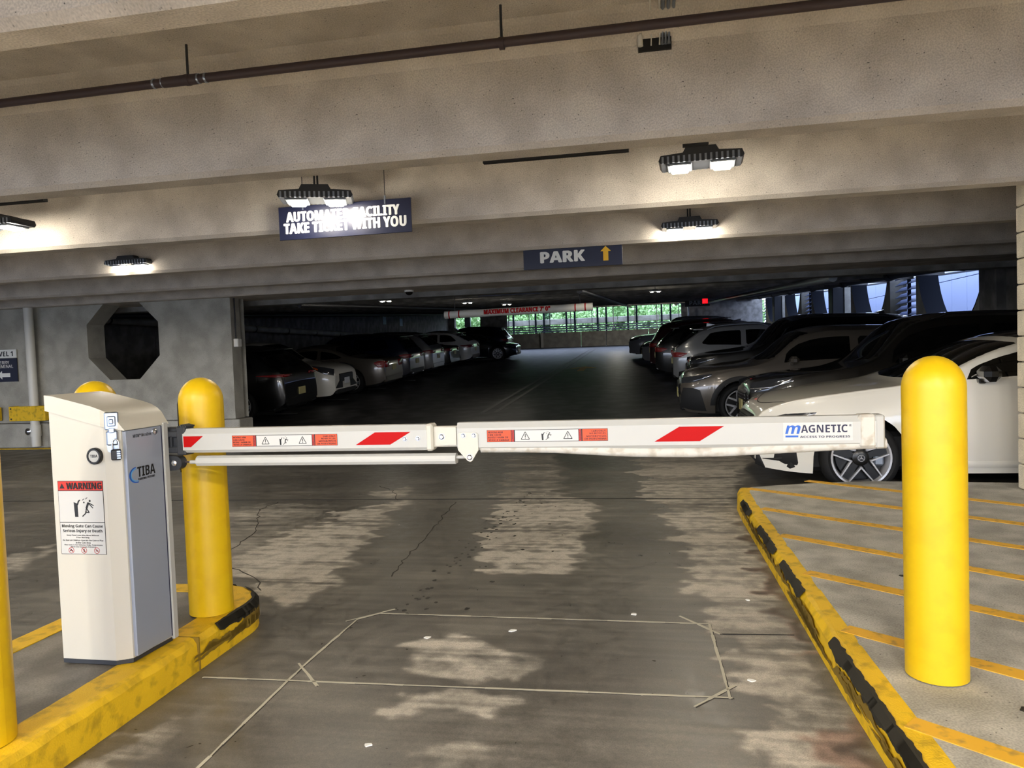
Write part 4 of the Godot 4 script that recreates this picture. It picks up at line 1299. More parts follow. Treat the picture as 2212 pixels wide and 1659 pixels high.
func build_fixtures():
	var p := make_fixture()
	var E := 1.4
	lamp(p, -2.56, 2.63, -5.5, 0.35, E * 0.17, "bright LED ceiling light hanging in front of the ticket sign")
	lamp(p, 0.37, 2.645, -5.4, -0.06, E * 0.17, "bright LED ceiling light hanging right of the lane, nearer of two")
	lamp(p, -5.62, 2.645, -5.6, 0.0, E * 0.2, "bright LED ceiling light cut by the left edge of the photo")
	lamp(p, 0.405, 2.59, -7.85, 0.0, E * 0.18, "dark LED ceiling light on twin stems, farther one at right")
	lamp(p, -6.1, 2.60, -7.95, 0.0, E * 0.75, "small LED ceiling light above the octagonal opening at left")
	lamp(p, -2.5, 2.62, 0.75, 0.0, E * 2.0, "LED ceiling light just behind the camera, left of the lane")
	lamp(p, 0.6, 2.62, 0.75, 0.0, E * 2.0, "LED ceiling light just behind the camera, right of the lane")
	lamp(p, 4.2, 2.62, 0.75, 0.0, E * 2.0, "LED ceiling light just behind the camera, farthest right")
	lamp(p, -6.5, 2.62, 0.75, 0.0, E * 2.0, "LED ceiling light just behind the camera, farthest left")
	lamp(p, -2.5, 2.62, 2.7, 0.0, E * 2.0, "LED ceiling light at the entrance opening, left one")
	lamp(p, 1.4, 2.62, 2.7, 0.0, E * 2.0, "LED ceiling light at the entrance opening, right one")
	lamp(p, -0.6, 2.72, -12.75, 0.0, 0.4, "LED ceiling light hidden above the girder before the clearance bar")
	lamp(p, -8.6, 2.62, -5.25, 0.0, E, "LED ceiling light farthest left, outside the frame")
	lamp(p, -2.0, ry(-43.9) + 2.62, -43.9, 0.0, 0.9, "ceiling light before the parapet at the far end, left one")
	lamp(p, 0.8, ry(-43.9) + 2.62, -43.9, 0.0, 0.9, "ceiling light before the parapet at the far end, right one")
	var k := 0
	for q in [[-5.34, 2.55, -14.5], [-4.49, 2.69, -18.0], [-3.88, 2.74, -20.0], [0.10, 2.66, -17.0]]:
		lamp(p, q[0], q[1], q[2], 0.0, 0.15, ["small far ceiling light over the dark left row of cars", "small far ceiling light above the left end of the clearance bar", "small far ceiling light above the middle of the clearance bar", "small far ceiling light over the right row of dark cars"][k], 0.5)
		k += 1
	p.free()

# ------------------------------------------------------------------ signs
func hanging_sign(label: String, x0: float, x1: float, y0: float, y1: float, z: float, top: float) -> Node3D:
	var o := thing("hanging_sign", label, "sign", Vector3((x0 + x1) / 2, y0, z))
	var w := (x1 - x0) / 2
	part("sign_board", boxm(Vector3(-w, 0, -0.006), Vector3(w, y1 - y0, 0.006), 0.002), M.navy, o)
	for q in [-0.62, 0.62]:
		part("wire", tubem([Vector3(w * q, y1 - y0 - 0.03, 0), Vector3(w * q, top - y0, 0)], 0.003, 6), M.dark_gray, o)
		part("wire_clip", boxm(Vector3(w * q - 0.006, y1 - y0 - 0.035, -0.009), Vector3(w * q + 0.006, y1 - y0 + 0.03, 0.009)), M.zinc, o)
	return o

func build_signs():
	var a := hanging_sign("dark hanging sign reading automated facility take ticket with you", -3.018, -1.868, 2.382, 2.655, -5.75, 3.12)
	txt(a, "lettering", "AUTOMATED FACILITY", Vector3(-0.015, 0.186, 0.0068), 0.98, 0.078, M.sign_white, Basis.IDENTITY, 700, 0.002, 0.8, 0.004)
	txt(a, "lettering", "TAKE TICKET WITH YOU", Vector3(0.0, 0.092, 0.0068), 1.06, 0.082, M.sign_white, Basis.IDENTITY, 700, 0.002, 0.8, 0.004)
	var k := 0
	for q in [["nearer hanging park sign with yellow up arrow, larger of the two", -1.349, -0.283, 2.279, 2.54, -8.0, 3.12], ["farther hanging park sign with yellow up arrow, just below the girder", -2.97, -1.862, 2.398, 2.625, -12.7, 3.0]]:
		var o := hanging_sign(q[0], q[1], q[2], q[3], q[4], q[5], q[6])
		var w: float = (q[2] - q[1])
		var h: float = q[4] - q[3]
		txt(o, "lettering", "PARK", Vector3(-w * 0.10, h * 0.47, 0.0068), w * 0.445, h * 0.44, M.sign_white, Basis.IDENTITY, 700, 0.002, 0.6, 0.006)
		var ax := w * 0.335
		var pp := PackedVector2Array([Vector2(-0.027, -0.07), Vector2(0.027, -0.07), Vector2(0.027, 0.03), Vector2(0.056, 0.03), Vector2(0, 0.085), Vector2(-0.056, 0.03), Vector2(-0.027, 0.03)])
		part("arrow", prismm(pp, 0.0, 0.002, Transform3D(Basis.IDENTITY, Vector3(ax, h * 0.47, 0.006))), M.sign_yellow, o)
		k += 1
	# clearance bar
	var bar := thing("clearance_bar", "white hanging pipe with red maximum clearance lettering over the ramp", "clearance bar", Vector3(-2.55, 2.205, -14.2))
	bar.rotation.z = 0.011
	part("pipe", tubem([Vector3(-1.46, 0, 0), Vector3(1.46, 0, 0)], 0.075, 24), M.pvc, bar)
	for x in [-1.36, -1.16, 1.13, 1.32]: part("red_band", lathem([Vector2(0.0765, -0.012), Vector2(0.0765, 0.012)], 24, Transform3D(Basis(Vector3.BACK, PI / 2), Vector3(x, 0, 0))), M.red, bar)
	txt(bar, "lettering", "MAXIMUM CLEARANCE 7' 0\"", Vector3(0.0, 0.01, 0.072), 1.30, 0.085, M.red, Basis(Vector3.RIGHT, -0.08), 700, 0.016, 1.5, 0.004)
	for x in [-1.25, 1.22]: part("chain", tubem([Vector3(x, 0.07, 0), Vector3(x, 0.72, 0)], 0.006, 6), M.dark_gray, bar)
	# wall signs at left
	var lv := thing("wall_sign", "level 1 ferry terminal sign with left arrow on the gray wall", "sign", Vector3(-11.46, 1.20, -11.40))
	part("sign_board", boxm(Vector3(-0.28, 0.0, 0), Vector3(0.28, 0.42, 0.015)), M.navy, lv)
	part("white_board", boxm(Vector3(-0.28, 0.43, 0), Vector3(0.28, 0.575, 0.015)), M.sign_white, lv)
	txt(lv, "lettering", "LEVEL 1", Vector3(0.0, 0.50, 0.016), 0.42, 0.085, M.ink, Basis.IDENTITY, 700, 0.002, 1.5)
	txt(lv, "lettering", "FERRY", Vector3(0.0, 0.345, 0.016), 0.25, 0.055, M.sign_white, Basis.IDENTITY, 400, 0.002, 1.5)
	txt(lv, "lettering", "TERMINAL", Vector3(0.0, 0.275, 0.016), 0.40, 0.055, M.sign_white, Basis.IDENTITY, 400, 0.002, 1.5)
	part("arrow", prismm(PackedVector2Array([Vector2(-0.13, 0.12), Vector2(-0.04, 0.195), Vector2(-0.04, 0.155), Vector2(0.13, 0.155), Vector2(0.13, 0.085), Vector2(-0.04, 0.085), Vector2(-0.04, 0.045)]), 0.014, 0.017), M.sign_white, lv)
	var fs := thing("wall_sign", "small dim navy sign on the dark wall above the first black car", "sign", Vector3(-13.6, ry(-21.0) + 1.70, -21.2))
	part("sign_board", boxm(Vector3(0, 0, -0.32), Vector3(0.02, 0.62, 0.32)), M.navy, fs)
	part("top_board", boxm(Vector3(0, 0.66, -0.32), Vector3(0.02, 0.9, 0.32)), M.dark_gray, fs)
	# exit sign and faint park sign near the end
	var ex := thing("exit_sign", "small glowing red exit sign at the far end", "exit sign", Vector3(2.08, 3.09, -30.0))
	part("casing", boxm(Vector3(-0.11, -0.01, -0.05), Vector3(0.11, 0.19, -0.005), 0.01), M.black, ex)
	part("lit_sign_face", boxm(Vector3(-0.10, 0.0, -0.005), Vector3(0.10, 0.18, 0.0)), M.exit_red, ex)
	txt(ex, "lettering", "EXIT", Vector3(0, 0.09, 0.003), 0.15, 0.12, M.sign_white, Basis.IDENTITY, 700, 0.004, 3.0)
	part("stem", tubem([Vector3(0, 0.19, -0.03), Vector3(0, 0.75, -0.03)], 0.01, 6), M.dark_gray, ex)
	var el := OmniLight3D.new()
	el.name = "sign_light"
	el.position = Vector3(0, 0.14, 0.1)
	el.light_color = Color(1, 0.1, 0.15)
	el.light_energy = 0.004
	el.light_size = 0.1
	el.omni_range = 10
	el.omni_attenuation = 2.0
	el.shadow_enabled = true
	ex.add_child(el)
	var pk := thing("hanging_sign", "faint dark park sign hanging far back beside the exit sign", "sign", Vector3(2.35, 3.50, -39.5))
	part("sign_board", boxm(Vector3(-0.62, 0, -0.01), Vector3(0.62, 0.36, 0.01)), M.black, pk)
	txt(pk, "lettering", "PARK", Vector3(0, 0.18, 0.012), 0.8, 0.2, M.steel, Basis.IDENTITY, 700, 0.004, 2.0)
	for x in [-0.4, 0.4]: part("wire", tubem([Vector3(x, 0.36, 0), Vector3(x, 0.95, 0)], 0.006, 6), M.dark_gray, pk)

# ------------------------------------------------------------------ pipes and small fittings
func build_pipes():
	var sp := thing("sprinkler_pipe", "thin brown sprinkler pipe hung below the near ceiling ribs", "pipe", Vector3(0, 2.93, -3.72))
	part("pipe", tubem([Vector3(-24, -0.14, 0), Vector3(-6, -0.03, 0), Vector3(-2.5, 0.0, 0), Vector3(8.9, 0.03, 0)], 0.024, 14), M.pipe_brown, sp)
	for x in [-2.45, -0.70, 1.6, -5.2]:
		part("hanger_rod", tubem([Vector3(x, 0.0, 0), Vector3(x, 0.2, 0)], 0.007, 8), M.dark_gray, sp)
		part("hanger_ring", tubem([Vector3(x - 0.012, 0.0, 0), Vector3(x + 0.012, 0.0, 0)], 0.031, 14), M.pipe_brown, sp)
	for x in [-2.60, -2.655, -2.385, -2.34]: part("coupling_ring", tubem([Vector3(x - 0.006, 0.0, 0), Vector3(x + 0.006, 0.0, 0)], 0.027, 14), M.zinc, sp)
	part("coupling", tubem([Vector3(-2.60, 0.0, 0), Vector3(-2.39, 0.0, 0)], 0.028, 14), M.pipe_brown, sp)
	# conduits diving through a block-out in the second rib
	var cd := thing("conduit_bundle", "bundle of pale conduits passing through a dark square in the second rib", "conduit", Vector3(0.056, 2.92, -4.0))
	part("block_out", boxm(Vector3(-0.085, 0.0, -0.02), Vector3(0.085, 0.10, 0.012)), M.joint, cd)
	for q in [[-0.018, 0.004, -0.005, 0.115], [0.025, 0.005, 0.004, 0.115], [0.040, 0.009, 0.012, 0.12], [0.056, 0.009, 0.05, 0.12], [0.072, 0.008, 0.085, 0.12]]:
		part("conduit", tubem([Vector3(q[0], 0.02, 0.022), Vector3(q[0] + 0.004, 0.11, 0.024), Vector3(q[0] + q[2] * 0.3, 0.17, 0.09), Vector3(q[0] + q[2] * 0.3, 0.185, 0.3), Vector3(q[0] + q[2] * 0.3, 0.185, 1.35)], q[1], 8), M.pvc if q[1] < 0.006 else M.steel, cd)
	part("conduit_elbow", tubem([Vector3(-0.072, 0.02, 0.026), Vector3(-0.074, 0.07, 0.028), Vector3(-0.06, 0.105, 0.03), Vector3(-0.02, 0.125, 0.034), Vector3(0.10, 0.130, 0.036), Vector3(0.5, 0.137, 0.04), Vector3(1.9, 0.16, 0.05)], 0.014, 10), M.pvc, cd)
	# standpipe on the left wall with guard box
	var dp := thing("drain_pipe", "white drain pipe running down the gray wall at left", "pipe", Vector3(-10.77, 0.0, -11.28))
	part("pipe", tubem([Vector3(0, 0.04, 0), Vector3(-0.01, 2.49, 0)], 0.075, 18), M.pvc, dp)
	part("coupling", tubem([Vector3(0, 0.22, 0), Vector3(0, 0.42, 0)], 0.086, 18), M.pvc, dp)
	part("cleanout_cap", lathem([Vector2(0, 0), Vector2(0.06, 0), Vector2(0.06, 0.03), Vector2(0.03, 0.05), Vector2(0, 0.05)], 16, Transform3D(Basis(Vector3.RIGHT, PI / 2), Vector3(-0.07, 0.31, 0.07))), M.chrome, dp)
	var gb := thing("pipe_guard", "yellow boxy steel guard fixed around the white drain pipe", "pipe guard", Vector3(-10.82, 0.5, -11.38))
	part("guard_plate", boxm(Vector3(-0.36, 0, 0.19), Vector3(0.08, 0.26, 0.21), 0.006), M.yellow_paint, gb)
	part("guard_side", boxm(Vector3(0.08, 0, 0.0), Vector3(0.36, 0.26, 0.21), 0.006), M.yellow_paint, gb)
	part("guard_side", boxm(Vector3(-0.38, 0, 0.0), Vector3(-0.36, 0.26, 0.21), 0.006), M.yellow_paint, gb)
	for q in [[-0.33, 0.22], [-0.33, 0.04]]: part("bolt", lathem([Vector2(0.014, 0), Vector2(0.014, 0.01), Vector2(0, 0.012)], 8, Transform3D(Basis(Vector3.RIGHT, PI / 2), Vector3(q[0], q[1], 0.21))), M.dark_gray, gb)
	var gb2 := thing("pipe_guard", "yellow steel guard on the gray wall cut by the left edge", "pipe guard", Vector3(-11.75, 0.5, -11.38))
	part("guard_plate", boxm(Vector3(-0.3, 0, 0.0), Vector3(0.2, 0.24, 0.12), 0.006), M.yellow_paint, gb2)
	# long drain pipe on the dark left wall
	var lp := thing("wall_pipe", "thick pale pipe along the dark wall behind the left cars", "pipe", Vector3(-13.3, 0, 0))
	part("pipe", tubem([Vector3(0, 2.62, -12.6), Vector3(0, 2.55, -22.6), Vector3(0, 2.50, -33.6)], 0.11, 16), M.wall, lp)
	for k in 9:
		var z := -14.0 - 2.3 * k
		part("clamp", tubem([Vector3(0, 2.612 - 0.0068 * (-z - 12.6) + 0.0, z), Vector3(0, 2.612 - 0.0068 * (-z - 12.6), z - 0.05)], 0.12, 14), M.black, lp)
	# dark insulated pipe along the right side of the ramp ceiling
	var rp := thing("ceiling_pipe", "thick black pipe running along the ramp ceiling above the right cars", "pipe", Vector3(5.2, 0, 0))
	part("pipe", tubem([Vector3(0, 2.62, -12.7), Vector3(0, 2.95, -20), Vector3(0, 4.2, -47)], 0.13, 16), M.dark_pipe, rp)
	for k in 8:
		var z := -13.5 - 4.0 * k
		part("collar", tubem([Vector3(0, 2.66 + 0.0462 * (-z - 13.5), z), Vector3(0, 2.66 + 0.0462 * (-z - 13.8), z - 0.3)], 0.15, 14), M.dark_pipe, rp)
		part("hanger_rod", tubem([Vector3(0.05, 2.7 + 0.0462 * (-z - 13.5), z - 0.6), Vector3(-0.25, 3.02 + 0.0462 * (-z - 13.5), z - 0.6)], 0.02, 6), M.dark_pipe, rp)
	var n := 0
	for q in [[-11.0, 0.06, "thin dark pipe under the ramp ceiling over the left cars"], [-6.4, 0.05, "thin pipe under the ramp ceiling left of the lane lines"], [-1.2, 0.05, "thin pipe under the ramp ceiling right of the lane lines"], [2.9, 0.07, "gray pipe under the ramp ceiling over the right car hoods"]]:
		var pp := thing("ceiling_pipe", q[2], "pipe", Vector3(q[0], 0, 0))
		part("pipe", tubem([Vector3(0, 2.42, -12.8), Vector3(0, 2.42 + 34 * SL, -46.8)], q[1], 10), M.steel if n == 3 else M.dark_pipe, pp)
		n += 1
	# dome camera under the girder
	var dc := thing("dome_camera", "small dome security camera under the girder edge", "camera", Vector3(-3.93, 2.49, -11.8))
	part("mount", lathem([Vector2(0.075, -0.03), Vector2(0.08, 0.0), Vector2(0.0, 0.001)], 20), M.pvc, dc)
	part("dome", lathem([Vector2(0.0, -0.085), Vector2(0.03, -0.08), Vector2(0.055, -0.06), Vector2(0.065, -0.03)], 20), M.glass, dc)
	# fan on the ramp ceiling far right
	var cam2 := thing("security_camera", "pale bullet camera on a bracket at the right end of the far opening", "camera", Vector3(1.75, 4.1, -47.5))
	part("arm", tubem([Vector3(0.5, -1.2, 0), Vector3(0.5, 0.1, 0), Vector3(0.1, 0.3, 0)], 0.07, 8), M.steel, cam2)
	part("barrel", tubem([Vector3(0.15, 0.3, 0), Vector3(-0.25, -0.02, 0.3)], 0.09, 12), M.pvc, cam2)

# ------------------------------------------------------------------ cars
class Car:
	var L := 4.6
	var W := 0.93
	var tp := []
	var bl := []
	var rk := []
	var wx := [0.9, 3.65]
	var wr := 0.36
	var nf := 0.26
	var tf := 0.16
	var nl := 0.8
	var tl := 0.6
	var tum := 0.36

	static func pchip(p: Array, x: float) -> float:
		var n := p.size()
		if x <= p[0].x: return p[0].y
		if x >= p[n - 1].x: return p[n - 1].y
		var i := 0
		while x > p[i + 1].x: i += 1
		var h: float = p[i + 1].x - p[i].x
		var d: float = (p[i + 1].y - p[i].y) / h
		var m0 := d
		var m1 := d
		if i > 0:
			var dp: float = (p[i].y - p[i - 1].y) / (p[i].x - p[i - 1].x)
			m0 = 0.0 if dp * d <= 0 else 2 * dp * d / (dp + d)
		if i < n - 2:
			var dn: float = (p[i + 2].y - p[i + 1].y) / (p[i + 2].x - p[i + 1].x)
			m1 = 0.0 if dn * d <= 0 else 2 * dn * d / (dn + d)
		var t: float = (x - p[i].x) / h
		var t2 := t * t
		var t3 := t2 * t
		return (2 * t3 - 3 * t2 + 1) * p[i].y + (t3 - 2 * t2 + t) * h * m0 + (-2 * t3 + 3 * t2) * p[i + 1].y + (t3 - t2) * h * m1

	func top(x: float) -> float: return pchip(tp, x)
	func sh(x: float) -> float: return minf(pchip(bl, x), top(x) - 0.035)
	func hw(x: float) -> float:
		var a := maxf(0.0, 1.0 - x / nl)
		var b := maxf(0.0, 1.0 - (L - x) / tl)
		return W * (1.0 - nf * pow(a, 2.4)) * (1.0 - tf * pow(b, 2.4))
	func rock(x: float) -> float: return pchip(rk, x)
	func yb(x: float) -> float:
		var y := rock(x)
		for c in wx:
			var R: float = wr + 0.055
			if absf(x - c) < R: y = maxf(y, wr + sqrt(R * R - (x - c) * (x - c)))
		return minf(y, sh(x) - 0.04)
	func side(x: float, y: float) -> float:
		var s := sh(x)
		var w := hw(x)
		if y > s: return w * 0.955 - tum * (y - s)
		var q := clampf((y - 0.22) / (s - 0.22), 0.0, 1.0)
		var z := w
		if q > 0.55: z *= 1.0 - 0.045 * pow((q - 0.55) / 0.45, 2.0)
		else: z *= 1.0 - 0.06 * pow((0.55 - q) / 0.55, 2.0)
		for c in wx: z += 0.022 * exp(-pow((x - c) / 0.42, 2.0)) * exp(-pow((y - 0.62) / 0.22, 2.0))
		return z
	func edge(x: float) -> Vector2:      # (height, half width) of the corner between side and top
		var s := sh(x)
		var t := top(x)
		var y := t - minf(0.085, 0.4 * (t - s))
		return Vector2(y, side(x, y))
	func topy(x: float, z: float) -> float:
		var e := edge(x)
		return lerpf(top(x), e.x, pow(minf(1.0, absf(z) / e.y), 2.6))

func car_body(c: Car) -> ArrayMesh:
	var xs := [0.0, 0.015, 0.04, 0.08, 0.13, 0.2, 0.28]
	var x := 0.36
	while x < c.L - 0.3:
		xs.append(x)
		x += 0.085
	for d in [0.28, 0.2, 0.13, 0.08, 0.04, 0.015, 0.0]: xs.append(c.L - d)
	for w in c.wx:
		var R: float = c.wr + 0.055
		for k in 13: xs.append(w - R * cos(PI * k / 12.0) * (1.0 if k > 0 and k < 12 else 0.9995))
		xs.append(w - R - 0.002)
		xs.append(w + R + 0.002)
	xs.sort()
	var secs := []
	for q in xs:
		var half := []
		var y0 := c.yb(q)
		var s := c.sh(q)
		for k in 9:
			var y := lerpf(y0, s, k / 8.0)
			half.append(Vector3(q, y, c.side(q, y)))
		var e := c.edge(q)
		for k in range(1, 5):
			var y := lerpf(s, e.x, k / 4.0)
			half.append(Vector3(q, y, c.side(q, y)))
		for k in range(1, 8):
			var z := e.y * (1.0 - k / 7.0)
			if k == 1: z = e.y * 0.93
			half.append(Vector3(q, c.topy(q, z), z))
		var full := half.duplicate()
		for k in range(half.size() - 2, -1, -1): full.append(Vector3(half[k].x, half[k].y, -half[k].z))
		secs.append(full)
	var st := ST()
	st.set_smooth_group(1)
	for i in secs.size() - 1:
		if xs[i + 1] - xs[i] < 1e-5: continue
		var mid := Vector3((xs[i] + xs[i + 1]) * 0.5, 0.6, 0)
		for k in secs[i].size() - 1:
			quad_out(st, secs[i][k], secs[i][k + 1], secs[i + 1][k + 1], secs[i + 1][k], mid)
	st.set_smooth_group(2)
	for q in [0, secs.size() - 1]:
		var f: Array = secs[q]
		var inner := Vector3(c.L * 0.5, 0.6, 0)
		var n := f.size()
		for k in n / 2:
			quad_out(st, f[k], f[k + 1], f[n - 2 - k], f[n - 1 - k], inner)
	return done(st)

# patch lying on the side of the body between a lower and an upper outline of (x, y)
func side_patch(st: SurfaceTool, c: Car, lo: Array, up: Array, s: float, off := 0.004, nx := 14, ny := 5):
	var g := []
	for i in nx + 1:
		var col := []
		var u := float(i) / nx
		var a := poly_at(lo, u)
		var b := poly_at(up, u)
		for j in ny + 1:
			var p := a.lerp(b, float(j) / ny)
			var rim := i == 0 or i == nx or j == 0 or j == ny
			col.append(Vector3(p.x, p.y, s * (c.side(clampf(p.x, 0.0, c.L), p.y) + (off if not rim else off - 0.008))))
		g.append(col)
	st.set_smooth_group(1)
	for i in nx:
		for j in ny:
			var m: Vector3 = (g[i][j] + g[i + 1][j + 1]) * 0.5
			quad_out(st, g[i][j], g[i + 1][j], g[i + 1][j + 1], g[i][j + 1], m - Vector3(0, 0, s))

func poly_at(p: Array, u: float) -> Vector2:
	var t := u * (p.size() - 1)
	var i := mini(int(t), p.size() - 2)
	return (p[i] as Vector2).lerp(p[i + 1], t - i)

# patch on the upper surface: front and rear edges as x at the middle and at the side
func top_patch(st: SurfaceTool, c: Car, f0: float, f1: float, r0: float, r1: float, fr := 0.9, off := 0.004):
	var nx := 12
	var nz := 14
	var g := []
	for i in nx + 1:
		var col := []
		for j in nz + 1:
			var f := lerpf(-1, 1, float(j) / nz)
			var xx := lerpf(lerpf(f0, f1, f * f), lerpf(r0, r1, f * f), float(i) / nx)
			var z := f * fr * c.edge(xx).y
			var rim := i == 0 or i == nx or j == 0 or j == nz
			col.append(Vector3(xx, c.topy(xx, z) + (off if not rim else off - 0.008), z))
		g.append(col)
	st.set_smooth_group(1)
	for i in nx:
		for j in nz:
			var m: Vector3 = (g[i][j] + g[i + 1][j + 1]) * 0.5
			quad_out(st, g[i][j], g[i + 1][j], g[i + 1][j + 1], g[i][j + 1], m - Vector3(0.25 * (1 if f0 > c.L * 0.6 else -1), 1, 0))

func make_wheel(r: float, rim: float, n: int, alloy: Material, star := false) -> Node3D:
	# axis along +z, outer face at z = +
	var w := MeshInstance3D.new()
	w.name = "wheel"
	var turn := Transform3D(Basis(Vector3.RIGHT, PI / 2), Vector3.ZERO)
	var h := 0.115
	var s := ST()
	lathe(s, [Vector2(rim, -h + 0.02), Vector2(rim + 0.03, -h), Vector2(r - 0.035, -h + 0.003), Vector2(r - 0.008, -h + 0.03), Vector2(r, -h + 0.06), Vector2(r, h - 0.06), Vector2(r - 0.008, h - 0.03), Vector2(r - 0.035, h - 0.003), Vector2(rim + 0.03, h), Vector2(rim, h - 0.02)], 48, turn)
	w.mesh = done(s)
	w.material_override = M.rubber
	s = ST()
	lathe(s, [Vector2(rim - 0.03, -h), Vector2(rim - 0.03, h - 0.06), Vector2(rim - 0.018, h - 0.022), Vector2(rim - 0.012, h - 0.008), Vector2(rim + 0.004, h - 0.006), Vector2(rim + 0.004, h - 0.03)], 48, turn)
	part("rim", done(s), alloy, w)
	part("brake_disc", lathem([Vector2(rim * 0.8, h - 0.10), Vector2(rim * 0.8, h - 0.085), Vector2(0.0, h - 0.085)], 32, turn), M.wheel_black, w)
	s = ST()
	box(s, Vector3(rim * 0.45, -rim * 0.3, h - 0.084), Vector3(rim * 0.8, rim * 0.3, h - 0.05), 0.02)
	part("brake_caliper", done(s), M.steel, w)
	for k in n:
		# bright V between two spokes, its point near the hub
		var a := -PI / 2 + TAU * k / n
		s = ST()
		for e in [-1.0, 1.0]:
			var half := TAU / n * (0.37 if star else 0.30)
			var v := Vector2(cos(a), sin(a)) * rim * 0.34
			var t := Vector2(cos(a + e * half), sin(a + e * half)) * rim * 0.985
			var d := (t - v).normalized()
			var nn := d.orthogonal() * 0.5
			var wv := 0.014 if star else 0.034
			prism(s, PackedVector2Array([v - d * 0.008 + nn * wv, t + nn * wv * 0.8, t - nn * wv * 0.8, v - d * 0.008 - nn * wv]), h - 0.055, h - 0.016)
		part("spoke", done(s), alloy, w)
	s = ST()
	for k in n:
		var x := Transform3D(Basis(Vector3.BACK, PI / 2 + (PI / n if n % 2 == 0 else 0.0) + TAU * k / n), Vector3.ZERO)
		prism(s, PackedVector2Array([Vector2(rim * 0.2, 0.02), Vector2(rim * 0.42, 0.026), Vector2(rim * 0.97, 0.062), Vector2(rim * 0.97, -0.062), Vector2(rim * 0.42, -0.026), Vector2(rim * 0.2, -0.02)]), h - 0.075, h - 0.045, x)
	lathe(s, [Vector2(rim * 0.28, h - 0.06), Vector2(rim * 0.28, h - 0.03), Vector2(rim * 0.2, h - 0.022), Vector2(0, h - 0.022)], 24, turn)
	part("wheel_centre", done(s), M.wheel_black, w)
	part("hub_cap", lathem([Vector2(0.037, h - 0.03), Vector2(0.037, h - 0.016), Vector2(0.030, h - 0.012), Vector2(0.0, h - 0.012)], 20, turn), M.dark_gray if star else alloy, w)
	if star:
		s = ST()
		for k in 3:
			var a := PI / 2 + TAU * k / 3
			var d := Vector2(cos(a), sin(a))
			var nn := d.orthogonal()
			prism(s, PackedVector2Array([nn * 0.005, d * 0.027, -nn * 0.005]), h - 0.013, h - 0.009)
		lathe(s, [Vector2(0.026, h - 0.013), Vector2(0.026, h - 0.009), Vector2(0.030, h - 0.009), Vector2(0.030, h - 0.013)], 24, turn)
		part("hub_emblem", done(s), M.chrome, w)
	return w

